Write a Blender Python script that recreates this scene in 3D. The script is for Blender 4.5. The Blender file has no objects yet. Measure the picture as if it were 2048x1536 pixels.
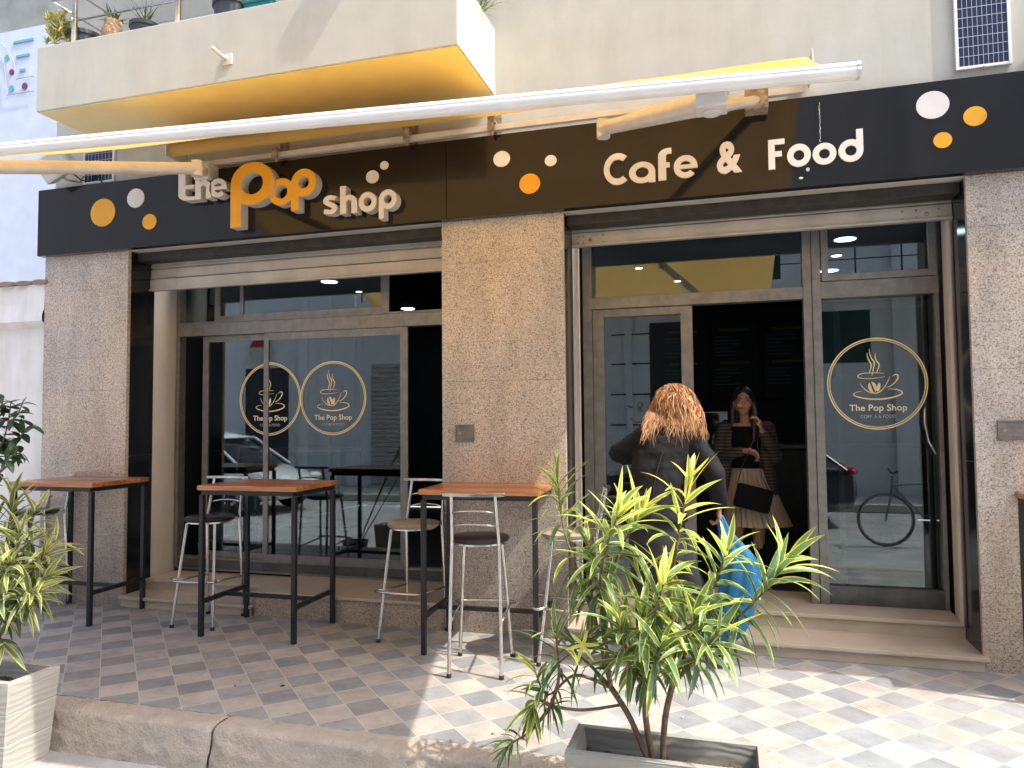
import bpy, math, random
from mathutils import Vector, Matrix, noise, geometry
R=math.radians; PI=math.pi
S=bpy.context.scene
C=S.collection
# ------------------------------------------------------------ camera, sky, sun, exposure
cd=bpy.data.cameras.new('camera'); cam=bpy.data.objects.new('camera',cd); C.objects.link(cam)
cd.sensor_width=36; cd.lens=1473.1/2048*36; cd.clip_start=.05; cd.clip_end=600
yaw,pitch,roll=-.28389,.0480,-.008817
fwd=Vector((math.sin(yaw)*math.cos(pitch),math.cos(yaw)*math.cos(pitch),math.sin(pitch)))
rt0=Vector((math.cos(yaw),-math.sin(yaw),0)); up0=rt0.cross(fwd)
rt=rt0*math.cos(roll)+up0*math.sin(roll); up=up0*math.cos(roll)-rt0*math.sin(roll)
cam.matrix_world=Matrix(((rt.x,up.x,-fwd.x,0),(rt.y,up.y,-fwd.y,-4.9815),(rt.z,up.z,-fwd.z,1.5),(0,0,0,1)))
S.camera=cam
W=bpy.data.worlds.new('World'); S.world=W; W.use_nodes=True
wn=W.node_tree; bg=wn.nodes['Background']; sky=wn.nodes.new('ShaderNodeTexSky')
sky.sky_type='NISHITA'; sky.sun_disc=False
SD=Vector((.70,-.135,1)).normalized()
el=math.asin(SD.z); az=math.atan2(SD.x,SD.y)
sky.sun_elevation=el; sky.sun_rotation=az; sky.air_density=1.0; sky.dust_density=8; sky.ozone_density=6
wn.links.new(sky.outputs[0],bg.inputs[0]); bg.inputs[1].default_value=.15
sl=bpy.data.lights.new('sun','SUN'); sl.energy=2.0; sl.angle=R(.5); sl.color=(1,.95,.86)
so=bpy.data.objects.new('sun',sl); C.objects.link(so); so.rotation_euler=(-SD).to_track_quat('-Z','Y').to_euler(); so.location=(6,-6,14)
S.view_settings.view_transform='Standard'; S.view_settings.look='None'; S.view_settings.gamma=1
S.view_settings.exposure=1.60
S.cycles.max_bounces=10; S.cycles.transparent_max_bounces=16; S.cycles.glossy_bounces=4
S.cycles.sample_clamp_indirect=6; S.cycles.caustics_reflective=False; S.cycles.caustics_refractive=False
rnd=random.Random(7)
# ------------------------------------------------------------ materials
def mat(name,col=(.5,.5,.5),rough=.6,metal=0,spec=.5,noise_amt=0,noise_scale=8,col2=None,bump=0,bump_scale=60,coat=0):
    m=bpy.data.materials.new(name); m.use_nodes=True; nt=m.node_tree; b=nt.nodes['Principled BSDF']
    b.inputs['Base Color'].default_value=(*col,1); b.inputs['Roughness'].default_value=rough
    b.inputs['Metallic'].default_value=metal; b.inputs['Specular IOR Level'].default_value=spec
    if coat: b.inputs['Coat Weight'].default_value=coat; b.inputs['Coat Roughness'].default_value=.08
    tc=nt.nodes.new('ShaderNodeTexCoord')
    if noise_amt or col2:
        n=nt.nodes.new('ShaderNodeTexNoise'); n.inputs['Scale'].default_value=noise_scale; n.inputs['Detail'].default_value=6; n.inputs['Roughness'].default_value=.6
        nt.links.new(tc.outputs['Object'],n.inputs['Vector'])
        r=nt.nodes.new('ShaderNodeValToRGB'); a=noise_amt
        c2=col2 or tuple(c*(1-a) for c in col)
        r.color_ramp.elements[0].position=.35; r.color_ramp.elements[1].position=.65
        r.color_ramp.elements[0].color=(*c2,1); r.color_ramp.elements[1].color=(*col,1)
        nt.links.new(n.outputs['Fac'],r.inputs[0]); nt.links.new(r.outputs[0],b.inputs['Base Color'])
    if bump:
        n2=nt.nodes.new('ShaderNodeTexNoise'); n2.inputs['Scale'].default_value=bump_scale; n2.inputs['Detail'].default_value=8
        nt.links.new(tc.outputs['Object'],n2.inputs['Vector'])
        bp=nt.nodes.new('ShaderNodeBump'); bp.inputs['Strength'].default_value=bump; bp.inputs['Distance'].default_value=.01
        nt.links.new(n2.outputs['Fac'],bp.inputs['Height']); nt.links.new(bp.outputs[0],b.inputs['Normal'])
    return m
class NT:
    """small node helper"""
    def __init__(s,m): s.nt=m.node_tree; s.b=s.nt.nodes['Principled BSDF']; s.tc=s.n('TexCoord')
    def n(s,t,**k):
        x=s.nt.nodes.new('ShaderNode'+t)
        for a,v in k.items():
            if a in x.inputs: x.inputs[a].default_value=v
            else: setattr(x,a,v)
        return x
    def l(s,a,b): s.nt.links.new(a,b)
    def math(s,op,a,b=None,c=None):
        x=s.nt.nodes.new('ShaderNodeMath'); x.operation=op
        for i,v in enumerate((a,b,c)):
            if v is None: continue
            if isinstance(v,(int,float)): x.inputs[i].default_value=v
            else: s.l(v,x.inputs[i])
        return x.outputs[0]
    def ramp(s,fac,*st,interp='LINEAR'):
        x=s.n('ValToRGB'); e=x.color_ramp.elements; x.color_ramp.interpolation=interp
        while len(e)<len(st): e.new(.5)
        for i,(p,c) in enumerate(st): e[i].position=p; e[i].color=(*c,1) if len(c)==3 else c
        s.l(fac,x.inputs[0]); return x.outputs[0]
    def mix(s,f,a,b,mode='MIX'):
        x=s.nt.nodes.new('ShaderNodeMix'); x.data_type='RGBA'; x.blend_type=mode
        for i,v in ((0,f),(6,a),(7,b)):
            if isinstance(v,(int,float)): x.inputs[i].default_value=v
            elif isinstance(v,tuple): x.inputs[i].default_value=(*v,1)
            else: s.l(v,x.inputs[i])
        return x.outputs[2]
    def bump(s,h,st=.3,d=.01):
        x=s.n('Bump'); x.inputs['Strength'].default_value=st; x.inputs['Distance'].default_value=d
        s.l(h,x.inputs['Height']); s.l(x.outputs[0],s.b.inputs['Normal'])
def granite_mat():
    m=mat('speckled granite',rough=.42); t=NT(m); o=t.tc.outputs['Object']
    v=t.n('TexVoronoi',Scale=175.); v.inputs['Randomness'].default_value=1; t.l(o,v.inputs['Vector'])
    sp=t.n('SeparateColor'); t.l(v.outputs['Color'],sp.inputs[0])
    c=t.ramp(sp.outputs[0],(0,(.17,.145,.12)),(.12,(.31,.265,.215)),(.28,(.49,.43,.36)),(.6,(.56,.50,.425)),(.85,(.68,.63,.56)),interp='LINEAR')
    n=t.n('TexNoise',Scale=1.1,Detail=4.); t.l(o,n.inputs['Vector'])
    st=t.n('TexNoise',Scale=5.,Detail=5.); mp=t.n('Mapping'); mp.inputs['Scale'].default_value=(1,1,.35); t.l(o,mp.inputs[0]); t.l(mp.outputs[0],st.inputs['Vector'])
    c=t.mix(1.,c,t.ramp(n.outputs[0],(.35,(.82,.84,.88)),(.65,(1.05,.98,.9))),'MULTIPLY')
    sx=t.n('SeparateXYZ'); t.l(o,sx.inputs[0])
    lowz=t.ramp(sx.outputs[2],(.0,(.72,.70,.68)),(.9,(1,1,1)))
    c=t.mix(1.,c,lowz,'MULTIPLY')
    c=t.mix(1.,c,t.ramp(st.outputs[0],(.3,(.8,.79,.78)),(.62,(1.04,1.03,1.02))),'MULTIPLY')
    t.l(c,t.b.inputs['Base Color']); t.bump(sp.outputs[1],.08,.002); return m
def tile_mat():
    m=mat('checker paving',rough=.62); t=NT(m); o=t.tc.outputs['Object']
    s=t.n('SeparateXYZ'); t.l(o,s.inputs[0]); x,y=s.outputs[0],s.outputs[1]
    h=.1345
    # rotated tile coordinates: cells of side h*sqrt2
    x1=t.math('SUBTRACT',x,.572); y1=t.math('ADD',y,1.275)
    u=t.math('DIVIDE',t.math('ADD',x1,y1),2*h); v=t.math('DIVIDE',t.math('SUBTRACT',x1,y1),2*h)
    fu=t.math('FLOOR',u); fv=t.math('FLOOR',v)
    par=t.math('ABSOLUTE',t.math('MODULO',t.math('ADD',fu,fv),2.))
    def edge(a): 
        f=t.math('FRACT',a); return t.math('MINIMUM',f,t.math('SUBTRACT',1.,f))
    g=t.math('LESS_THAN',t.math('MINIMUM',edge(u),edge(v)),.014)
    wn_=t.n('TexWhiteNoise'); wn_.noise_dimensions='2D'; cb=t.n('CombineXYZ'); t.l(fu,cb.inputs[0]); t.l(fv,cb.inputs[1]); t.l(cb.outputs[0],wn_.inputs['Vector'])
    light=t.mix(wn_.outputs[0],(.335,.315,.285),(.42,.395,.36)); dark=t.mix(wn_.outputs[0],(.195,.21,.225),(.275,.29,.30))
    n=t.n('TexNoise',Scale=6.,Detail=7.,Roughness=.65); t.l(o,n.inputs['Vector'])
    n2=t.n('TexNoise',Scale=1.3,Detail=5.); t.l(o,n2.inputs['Vector'])
    c=t.mix(par,light,dark)
    c=t.mix(1.,c,t.ramp(n.outputs[0],(.3,(.70,.69,.68)),(.6,(1.06,1.05,1.04))),'MULTIPLY')
    c=t.mix(t.ramp(n2.outputs[0],(.42,(0,0,0)),(.68,(.45,.45,.45))),c,(.27,.235,.2))
    sp=t.n('TexNoise',Scale=26.,Detail=3.); t.l(o,sp.inputs['Vector'])
    c=t.mix(t.ramp(sp.outputs[0],(.68,(0,0,0)),(.74,(.6,.6,.6))),c,(.12,.1,.085))
    c=t.mix(g,c,(.44,.40,.33)); t.l(c,t.b.inputs['Base Color'])
    hh=t.math('SUBTRACT',t.math('MULTIPLY',n.outputs[0],.3),g); t.bump(hh,.25,.004)
    t.l(t.ramp(n2.outputs[0],(.3,(.5,.5,.5)),(.7,(.75,.75,.75))),t.b.inputs['Roughness']); return m
def wood_mat(name,c1,c2,axis=0,rough=.35,scale=1.,coat=.3):
    m=mat(name,rough=rough,coat=coat); t=NT(m); o=t.tc.outputs['Object']
    mp=t.n('Mapping'); sc=[22*scale]*3; sc[axis]=1.6*scale; mp.inputs['Scale'].default_value=sc; t.l(o,mp.inputs[0])
    n=t.n('TexNoise',Scale=2.2,Detail=6.,Distortion=.8); t.l(mp.outputs[0],n.inputs['Vector'])
    c=t.ramp(n.outputs[0],(.3,c2),(.5,c1),(.75,tuple(min(1,a*1.25) for a in c1)))
    at=t.n('Attribute'); at.attribute_name='shade'
    c=t.mix(1.,c,t.ramp(at.outputs['Fac'],(0,(.68,.62,.6)),(1,(1.12,1.08,1.05))),'MULTIPLY')
    t.l(c,t.b.inputs['Base Color']); t.bump(n.outputs[0],.12,.003); return m
def plaster_mat(name,c,dirt=(.3,.27,.22),amt=.5,streak=True,rough=.85):
    m=mat(name,rough=rough); t=NT(m); o=t.tc.outputs['Object']
    mp=t.n('Mapping'); mp.inputs['Scale'].default_value=(3,3,.5) if streak else (1,1,1); t.l(o,mp.inputs[0])
    n=t.n('TexNoise',Scale=1.6,Detail=8.,Roughness=.62); t.l(mp.outputs[0],n.inputs['Vector'])
    n2=t.n('TexNoise',Scale=4.,Detail=6.); t.l(o,n2.inputs['Vector'])
    f=t.math('MULTIPLY',t.ramp(n.outputs[0],(.45,(0,0,0)),(.8,(1,1,1))),amt)
    cc=t.mix(f,c,dirt); cc=t.mix(1.,cc,t.ramp(n2.outputs[0],(.3,(.93,.93,.93)),(.7,(1.03,1.03,1.03))),'MULTIPLY')
    t.l(cc,t.b.inputs['Base Color']); n3=t.n('TexNoise',Scale=45.,Detail=6.); t.l(o,n3.inputs['Vector']); t.bump(n3.outputs[0],.12,.004); return m
def glass_mat(name='tinted window glass',tint=(.55,.62,.62),ior=1.5,boost=1.0,refl=(.88,.98,1.0)):
    m=bpy.data.materials.new(name); m.use_nodes=True; nt=m.node_tree; nt.nodes.clear()
    o=nt.nodes.new('ShaderNodeOutputMaterial'); mx=nt.nodes.new('ShaderNodeMixShader'); tr=nt.nodes.new('ShaderNodeBsdfTransparent'); gl=nt.nodes.new('ShaderNodeBsdfGlossy')
    fr=nt.nodes.new('ShaderNodeFresnel'); fr.inputs[0].default_value=ior; mt=nt.nodes.new('ShaderNodeMath'); mt.operation='MULTIPLY_ADD'; mt.use_clamp=True
    mt.inputs[1].default_value=1; mt.inputs[2].default_value=boost
    tr.inputs[0].default_value=(*tint,1); gl.inputs['Color'].default_value=(*refl,1); gl.inputs['Roughness'].default_value=0.004
    nt.links.new(fr.outputs[0],mt.inputs[0]); nt.links.new(mt.outputs[0],mx.inputs[0]); nt.links.new(tr.outputs[0],mx.inputs[1]); nt.links.new(gl.outputs[0],mx.inputs[2]); nt.links.new(mx.outputs[0],o.inputs[0]); return m
def emit_mat(name,c,s):
    m=mat(name,c); b=m.node_tree.nodes['Principled BSDF']; b.inputs['Emission Color'].default_value=(*c,1); b.inputs['Emission Strength'].default_value=s; return m
def fabric_mat():
    m=bpy.data.materials.new('yellow awning fabric'); m.use_nodes=True; nt=m.node_tree; b=nt.nodes['Principled BSDF']; o=nt.nodes['Material Output']
    tc=nt.nodes.new('ShaderNodeTexCoord'); n=nt.nodes.new('ShaderNodeTexNoise'); n.inputs['Scale'].default_value=3; n.inputs['Detail'].default_value=6; nt.links.new(tc.outputs['Object'],n.inputs['Vector'])
    r=nt.nodes.new('ShaderNodeValToRGB'); r.color_ramp.elements[0].position=.3; r.color_ramp.elements[1].position=.7
    r.color_ramp.elements[0].color=(.72,.50,.13,1); r.color_ramp.elements[1].color=(.84,.62,.20,1); nt.links.new(n.outputs['Fac'],r.inputs[0]); nt.links.new(r.outputs[0],b.inputs['Base Color'])
    b.inputs['Roughness'].default_value=.9
    tl=nt.nodes.new('ShaderNodeBsdfTranslucent'); tl.inputs[0].default_value=(.95,.76,.46,1); mx=nt.nodes.new('ShaderNodeMixShader'); mx.inputs[0].default_value=.6
    nt.links.new(b.outputs[0],mx.inputs[1]); nt.links.new(tl.outputs[0],mx.inputs[2]); nt.links.new(mx.outputs[0],o.inputs[0]); return m
def leaf_mat(name,green,edge,yellowness=.5):
    m=bpy.data.materials.new(name); m.use_nodes=True; nt=m.node_tree; b=nt.nodes['Principled BSDF']; o=nt.nodes['Material Output']; t=NT(m)
    a=t.n('Attribute'); a.attribute_name='across'; y=t.n('Attribute'); y.attribute_name='young'
    n=t.n('TexNoise',Scale=55.,Detail=3.); t.l(t.tc.outputs['Object'],n.inputs['Vector'])
    th=t.math('ADD',a.outputs['Fac'],t.math('MULTIPLY',t.math('SUBTRACT',n.outputs[0],.5),.55))
    th=t.math('ADD',th,t.math('MULTIPLY',t.math('SUBTRACT',y.outputs['Fac'],.5),yellowness))
    g2=t.mix(y.outputs['Fac'],green,tuple(min(1,c*k_) for c,k_ in zip(green,(4.2,3.2,2.2))))
    c=t.mix(t.ramp(th,(.64,(0,0,0)),(.74,(1,1,1))),g2,edge)
    t.l(c,b.inputs['Base Color']); b.inputs['Roughness'].default_value=.38; b.inputs['Specular IOR Level'].default_value=.5
    tl=nt.nodes.new('ShaderNodeBsdfTranslucent'); t.l(c,tl.inputs[0]); mx=nt.nodes.new('ShaderNodeMixShader'); mx.inputs[0].default_value=.38
    nt.links.new(b.outputs[0],mx.inputs[1]); nt.links.new(tl.outputs[0],mx.inputs[2]); nt.links.new(mx.outputs[0],o.inputs[0]); return m
M={}
M['granite']=granite_mat(); M['tile']=tile_mat()
M['black_stone']=mat('polished black stone',(.012,.014,.017),.12,noise_amt=.3)
M['cream_reveal']=plaster_mat('cream painted reveal',(.62,.56,.48),(.4,.35,.28),.35)
M['wall']=plaster_mat('cream facade plaster',(.50,.485,.415),(.37,.34,.26),.45)
M['soffit']=plaster_mat('yellow soffit paint',(.90,.78,.44),(.78,.65,.34),.5,False)
M['marble']=plaster_mat('worn marble',(.50,.42,.32),(.3,.24,.17),.7,False,.45)
M['alu']=mat('bronze aluminium',(.27,.26,.24),.42,.55,noise_amt=.25,noise_scale=14)
M['alu_dark']=mat('grey kick panel',(.13,.13,.13),.4,.4,noise_amt=.4,noise_scale=9,col2=(.08,.08,.078))
M['shutter']=mat('roller shutter metal',(.52,.50,.45),.5,.25,noise_amt=.22,noise_scale=5)
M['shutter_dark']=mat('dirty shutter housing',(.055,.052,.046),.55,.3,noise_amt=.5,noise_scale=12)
M['sign']=mat('glossy black acrylic',(.008,.008,.009),.08,spec=.42)
M['white_letter']=mat('white acrylic',(.72,.68,.63),.35,noise_amt=.08)
M['white_side']=mat('white letter return',(.66,.63,.59),.5,noise_amt=.15)
M['orange']=mat('orange acrylic',(.80,.38,.02),.3,noise_amt=.06)
M['steel']=mat('brushed stainless tube',(.66,.64,.60),.24,.95,noise_amt=.2,noise_scale=20)
M['black_seat']=mat('black vinyl',(.022,.020,.019),.28,noise_amt=.2)
M['beige_seat']=mat('beige vinyl',(.38,.32,.25),.5,noise_amt=.3,noise_scale=12)
M['rubber']=mat('black rubber',(.015,.015,.015),.7)
M['table_wood']=wood_mat('orange stained wood',(.44,.18,.065),(.25,.088,.028),0)
M['black_metal']=mat('black painted metal',(.012,.014,.016),.45,noise_amt=.3,noise_scale=15)
M['awning_white']=mat('white aluminium profile',(.82,.80,.76),.42,0,noise_amt=.1,noise_scale=6)
M['awning_cream']=mat('cream painted arm',(.66,.62,.57),.35,.1,noise_amt=.15)
M['rust']=mat('rusty bracket',(.46,.38,.29),.7,.2,noise_amt=.6,noise_scale=25,col2=(.17,.12,.09))
M['fabric']=fabric_mat(); M['glass']=glass_mat(boost=.065)
M['gold']=mat('pale gold vinyl',(.86,.70,.38),.5)
M['gold_text']=mat('cream vinyl',(.88,.80,.60),.5)
M['grey_text']=mat('grey vinyl',(.45,.47,.45),.5)
M['concrete']=plaster_mat('planter concrete',(.42,.42,.38),(.2,.2,.17),.6,False)
M['kerb']=None
M['asphalt']=mat('road asphalt',(.43,.42,.405),.9,noise_amt=.35,noise_scale=3,bump=.5,bump_scale=120)
M['soil']=mat('dry soil',(.13,.075,.045),.95,noise_amt=.6,noise_scale=60,bump=1,bump_scale=90)
M['bark']=mat('smooth brown bark',(.22,.145,.09),.8,noise_amt=.4,noise_scale=40,bump=.5,bump_scale=80)
M['leaf']=leaf_mat('variegated leaf',(.062,.135,.060),(.78,.73,.14))
M['leaf_pale']=leaf_mat('pale variegated leaf',(.06,.105,.055),(.66,.62,.22))
M['leaf_dark']=leaf_mat('dark oval leaf',(.022,.055,.024),(.03,.07,.03),0)
M['leaf_succ']=leaf_mat('succulent leaf',(.20,.26,.09),(.55,.34,.12),.6)
M['blue_wall']=plaster_mat('pale blue wall',(.54,.59,.68),(.47,.52,.61),.3,False)
M['old_wall']=plaster_mat('peeling white stucco',(.80,.79,.77),(.50,.43,.34),.55)
M['roof_tile']=mat('old clay tile',(.34,.22,.17),.9,noise_amt=.6,noise_scale=9,col2=(.24,.2,.17))
M['pot']=mat('dark plastic pot',(.05,.06,.065),.45)
M['clay']=mat('woven tan basket',(.52,.33,.18),.8,noise_amt=.5,noise_scale=40,bump=.8,bump_scale=60)
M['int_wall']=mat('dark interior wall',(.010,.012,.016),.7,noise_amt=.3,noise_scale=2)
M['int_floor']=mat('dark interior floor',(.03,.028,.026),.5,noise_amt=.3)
M['lamp_white']=emit_mat('cool lamp',(.75,.85,1.),9); M['lamp_warm']=emit_mat('warm lamp',(1.,.9,.7),6)
M['grey_metal']=mat('grey meter cover',(.22,.20,.18),.5,.3,noise_amt=.3,noise_scale=20)
# kerb stone
def kerb_mat():
    m=mat('rough limestone',rough=.9); t=NT(m); o=t.tc.outputs['Object']
    n=t.n('TexNoise',Scale=9.,Detail=9.,Roughness=.7); t.l(o,n.inputs['Vector']); n2=t.n('TexNoise',Scale=1.5,Detail=3.); t.l(o,n2.inputs['Vector'])
    c=t.ramp(n.outputs[0],(.22,(.22,.175,.135)),(.40,(.39,.335,.27)),(.7,(.50,.44,.36)))
    c=t.mix(t.ramp(n2.outputs[0],(.4,(0,0,0)),(.65,(.5,.5,.5))),c,(.36,.34,.31)); t.l(c,t.b.inputs['Base Color']); n4=t.n('TexNoise',Scale=38.,Detail=7.,Roughness=.7); t.l(o,n4.inputs['Vector']); t.bump(t.math('ADD',n.outputs[0],t.math('MULTIPLY',n4.outputs[0],.8)),1.,.02); return m
M['kerb']=kerb_mat()
# planter faces: cast wood grain
def cast_mat(c=(.42,.405,.36)):
    m=plaster_mat('wood grain concrete',c,(.3,.28,.23),.5,False); t=NT(m); o=t.tc.outputs['Object']
    w=t.n('TexWave',Scale=6.,Distortion=14.,Detail=3.); w.bands_direction='Z'; w.inputs['Detail Scale'].default_value=.7
    mp=t.n('Mapping'); mp.inputs['Scale'].default_value=(.6,.6,1.6); t.l(o,mp.inputs[0]); t.l(mp.outputs[0],w.inputs['Vector'])
    t.bump(w.outputs['Fac'],.3,.004); return m
M['cast']=cast_mat()
# ------------------------------------------------------------ mesh helpers
class MB:
    def __init__(s): s.v=[];s.f=[];s.mi=[];s.at={}
    def add(s,vs,fs,mi=0,**at):
        k=len(s.v); s.v+= [tuple(v) for v in vs]; s.f+=[tuple(i+k for i in f) for f in fs]; s.mi+=[mi]*len(fs)
        for n in set(at)|set(s.at):
            l=s.at.setdefault(n,[0.]*k)
            if len(l)<k: l+=[0.]*(k-len(l))
            a=at.get(n,0.); l+= list(a) if isinstance(a,(list,tuple)) else [a]*len(vs)
        return s
    def box(s,x0,x1,y0,y1,z0,z1,mi=0,**at):
        return s.add([(x0,y0,z0),(x1,y0,z0),(x1,y1,z0),(x0,y1,z0),(x0,y0,z1),(x1,y0,z1),(x1,y1,z1),(x0,y1,z1)],
          [(0,3,2,1),(4,5,6,7),(0,1,5,4),(1,2,6,5),(2,3,7,6),(3,0,4,7)],mi,**at)
    def tube(s,pts,r,n=8,caps=True,mi=0,sx=1.,**at):
        pts=[Vector(p) for p in pts]; rs=r if isinstance(r,(list,tuple)) else [r]*len(pts)
        k=len(pts); T=[]
        for i in range(k):
            a=pts[max(i-1,0)]; b=pts[min(i+1,k-1)]; T.append((b-a).normalized())
        N=T[0].orthogonal().normalized()
        if abs(T[0].z)<.9: N=Vector((0,0,1)).cross(T[0]).normalized()
        vs=[]
        for i in range(k):
            N=(N-T[i]*N.dot(T[i])).normalized(); B=T[i].cross(N)
            for j in range(n):
                a=2*PI*(j+.5)/n; vs.append(pts[i]+(N*math.cos(a)*sx+B*math.sin(a))*rs[i])
        fs=[(i*n+j,i*n+(j+1)%n,(i+1)*n+(j+1)%n,(i+1)*n+j) for i in range(k-1) for j in range(n)]
        if caps: fs+=[tuple(range(n))[::-1],tuple((k-1)*n+j for j in range(n))]
        return s.add(vs,fs,mi,**at)
    def bar(s,a,b,w,h,mi=0): # rectangular bar
        a,b=Vector(a),Vector(b); t=(b-a).normalized(); n=Vector((0,0,1)).cross(t)
        if n.length<.1: n=Vector((1,0,0))
        n.normalize(); u=t.cross(n)
        vs=[p+n*x*w/2+u*y*h/2 for p in (a,b) for x,y in ((-1,-1),(1,-1),(1,1),(-1,1))]
        return s.add(vs,[(0,3,2,1),(4,5,6,7),(0,1,5,4),(1,2,6,5),(2,3,7,6),(3,0,4,7)],mi)
    def lathe(s,prof,c=(0,0,0),n=28,mi=0):
        vs=[(c[0]+r*math.cos(2*PI*j/n),c[1]+r*math.sin(2*PI*j/n),c[2]+z) for r,z in prof for j in range(n)]
        fs=[(i*n+j,i*n+(j+1)%n,(i+1)*n+(j+1)%n,(i+1)*n+j) for i in range(len(prof)-1) for j in range(n)]
        fs+=[tuple(range(n))[::-1],tuple((len(prof)-1)*n+j for j in range(n))]; return s.add(vs,fs,mi)
    def ell(s,c,r,rot=None,nu=14,nv=10,mi=0):
        vs=[];rot=rot or Matrix.Identity(3)
        for i in range(1,nv):
            a=PI*i/nv
            for j in range(nu):
                b=2*PI*j/nu; vs.append(Vector(c)+rot@Vector((r[0]*math.sin(a)*math.cos(b),r[1]*math.sin(a)*math.sin(b),r[2]*math.cos(a))))
        vs+=[Vector(c)+rot@Vector((0,0,r[2])),Vector(c)+rot@Vector((0,0,-r[2]))]; t=len(vs)-2
        fs=[(i*nu+j,(i+1)*nu+j,(i+1)*nu+(j+1)%nu,i*nu+(j+1)%nu) for i in range(nv-2) for j in range(nu)]
        fs+=[(t,j,(j+1)%nu) for j in range(nu)]+[(t+1,(nv-2)*nu+(j+1)%nu,(nv-2)*nu+j) for j in range(nu)]
        return s.add(vs,fs,mi)
    def caps(s,chain,n=12):
        """chain of (point,radius): overlapping tapered capsules (closed pieces, for remeshing)"""
        for (a,ra),(b,rb) in zip(chain,chain[1:]):
            a,b=Vector(a),Vector(b); d=(b-a); L=d.length; t=d/L if L>1e-6 else Vector((0,0,1)); pts=[];rs=[]
            for k in (80,50,20): pts.append(a-t*ra*math.sin(R(k))); rs.append(ra*math.cos(R(k)))
            for k in (20,50,80): pts.append(b+t*rb*math.sin(R(k))); rs.append(rb*math.cos(R(k)))
            s.tube(pts,rs,n)
        return s
    def loops(s,loops,y0,y1,mf=0,ms=0,flip=False):
        """loops in xz: outline + holes, prism between y0 (front) and y1 (back)"""
        tri=geometry.tessellate_polygon([[Vector((x,z,0)) for x,z in l] for l in loops])
        fl=[p for l in loops for p in l]; n=len(fl); vs=[(x,y0,z) for x,z in fl]+[(x,y1,z) for x,z in fl]
        ff=[]
        for t in tri:
            a,b,c=[Vector(fl[i]) for i in t]
            if (b-a).cross(c-a)<0: t=t[::-1]
            ff.append(tuple(t))
        k=len(s.v); s.add(vs,ff,mf); s.f+= [tuple(i+n+k for i in t[::-1]) for t in ff]; s.mi+=[ms]*len(ff)
        o=0
        for l in loops:
            m=len(l)
            for i in range(m):
                j=(i+1)%m; s.f.append((k+o+i,k+n+o+i,k+n+o+j,k+o+j)); s.mi.append(ms)
            o+=m
        return s
    def xf(s,Mx):
        s.v=[tuple(Mx@Vector(v)) for v in s.v]; return s
    def build(s,name,mats,parent=None,smooth=False,bevel=0,auto=None):
        me=bpy.data.meshes.new(name); me.from_pydata(s.v,[],s.f)
        for m in (mats if isinstance(mats,(list,tuple)) else [mats]): me.materials.append(m)
        if max(s.mi,default=0)>0: me.polygons.foreach_set('material_index',s.mi)
        for n,l in s.at.items():
            a=me.attributes.new(n,'FLOAT','POINT'); l=l+[0.]*(len(s.v)-len(l)); a.data.foreach_set('value',l)
        if smooth:
            me.polygons.foreach_set('use_smooth',[True]*len(me.polygons))
            if auto: me.set_sharp_from_angle(angle=R(auto))
        me.update(); o=bpy.data.objects.new(name,me); C.objects.link(o)
        if bevel:
            b=o.modifiers.new('b','BEVEL'); b.width=bevel; b.segments=2; b.limit_method='ANGLE'; b.angle_limit=R(40)
        if parent: o.parent=parent; o.matrix_parent_inverse=Matrix.Translation(-parent.location) if parent.get('wc') else Matrix.Identity(4)
        return o
def tag(o,label=None,cat=None,group=None,kind=None):
    for k,v in (('label',label),('category',cat),('group',group),('kind',kind)):
        if v: o[k]=v
    return o
def thing(name,loc,label,cat,group=None,wc=True):
    """Empty at a thing's base; wc: its parts are built in world coordinates"""
    o=bpy.data.objects.new(name,None); C.objects.link(o); o.location=loc; o.empty_display_size=.1
    if wc: o['wc']=1
    return tag(o,label,cat,group)
def part_of(p): # sub-part parents share the world frame of their thing
    return p
def kids(o): return [c for c in bpy.data.objects if c.parent==o]
def copy_tree(o,parent=None):
    c=o.copy(); C.objects.link(c)
    if parent: c.parent=parent
    for k in kids(o): copy_tree(k,c)
    return c
def sub(ob,parent): # make ob a sub-part of a mesh part living at its thing's frame
    ob.parent=parent; ob.matrix_parent_inverse=Matrix.Identity(4); return ob
def text_mesh(txt,size,xc,z0,y,parent,m,bold=0,name='lettering',align='CENTER',depth=.001,width=None,sp=1.):
    cu=bpy.data.curves.new('t','FONT'); cu.body=txt; cu.size=size; cu.align_x=align; cu.extrude=depth; cu.offset=bold; cu.resolution_u=3; cu.space_character=sp
    to=bpy.data.objects.new('t',cu); C.objects.link(to); bpy.context.view_layer.update()
    me=bpy.data.meshes.new_from_object(to.evaluated_get(bpy.context.evaluated_depsgraph_get()))
    xs=[v.co.x for v in me.vertices]; k=1
    if width: k=width/(max(xs)-min(xs))
    me.transform(Matrix.Translation((xc,y,z0))@Matrix.Rotation(R(90),4,'X')@Matrix.Diagonal((k,1,1,1)))
    me.materials.clear(); me.materials.append(m); bpy.data.objects.remove(to)
    o=bpy.data.objects.new(name,me); C.objects.link(o)
    if parent: o.parent=parent; o.matrix_parent_inverse=Matrix.Translation(-parent.location) if parent.get('wc') else Matrix.Identity(4)
    return o
def arc(cx,cz,r,a0,a1,n=18):
    return [(cx+r*math.cos(R(a0+(a1-a0)*i/n)),cz+r*math.sin(R(a0+(a1-a0)*i/n))) for i in range(n+1)]
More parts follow.
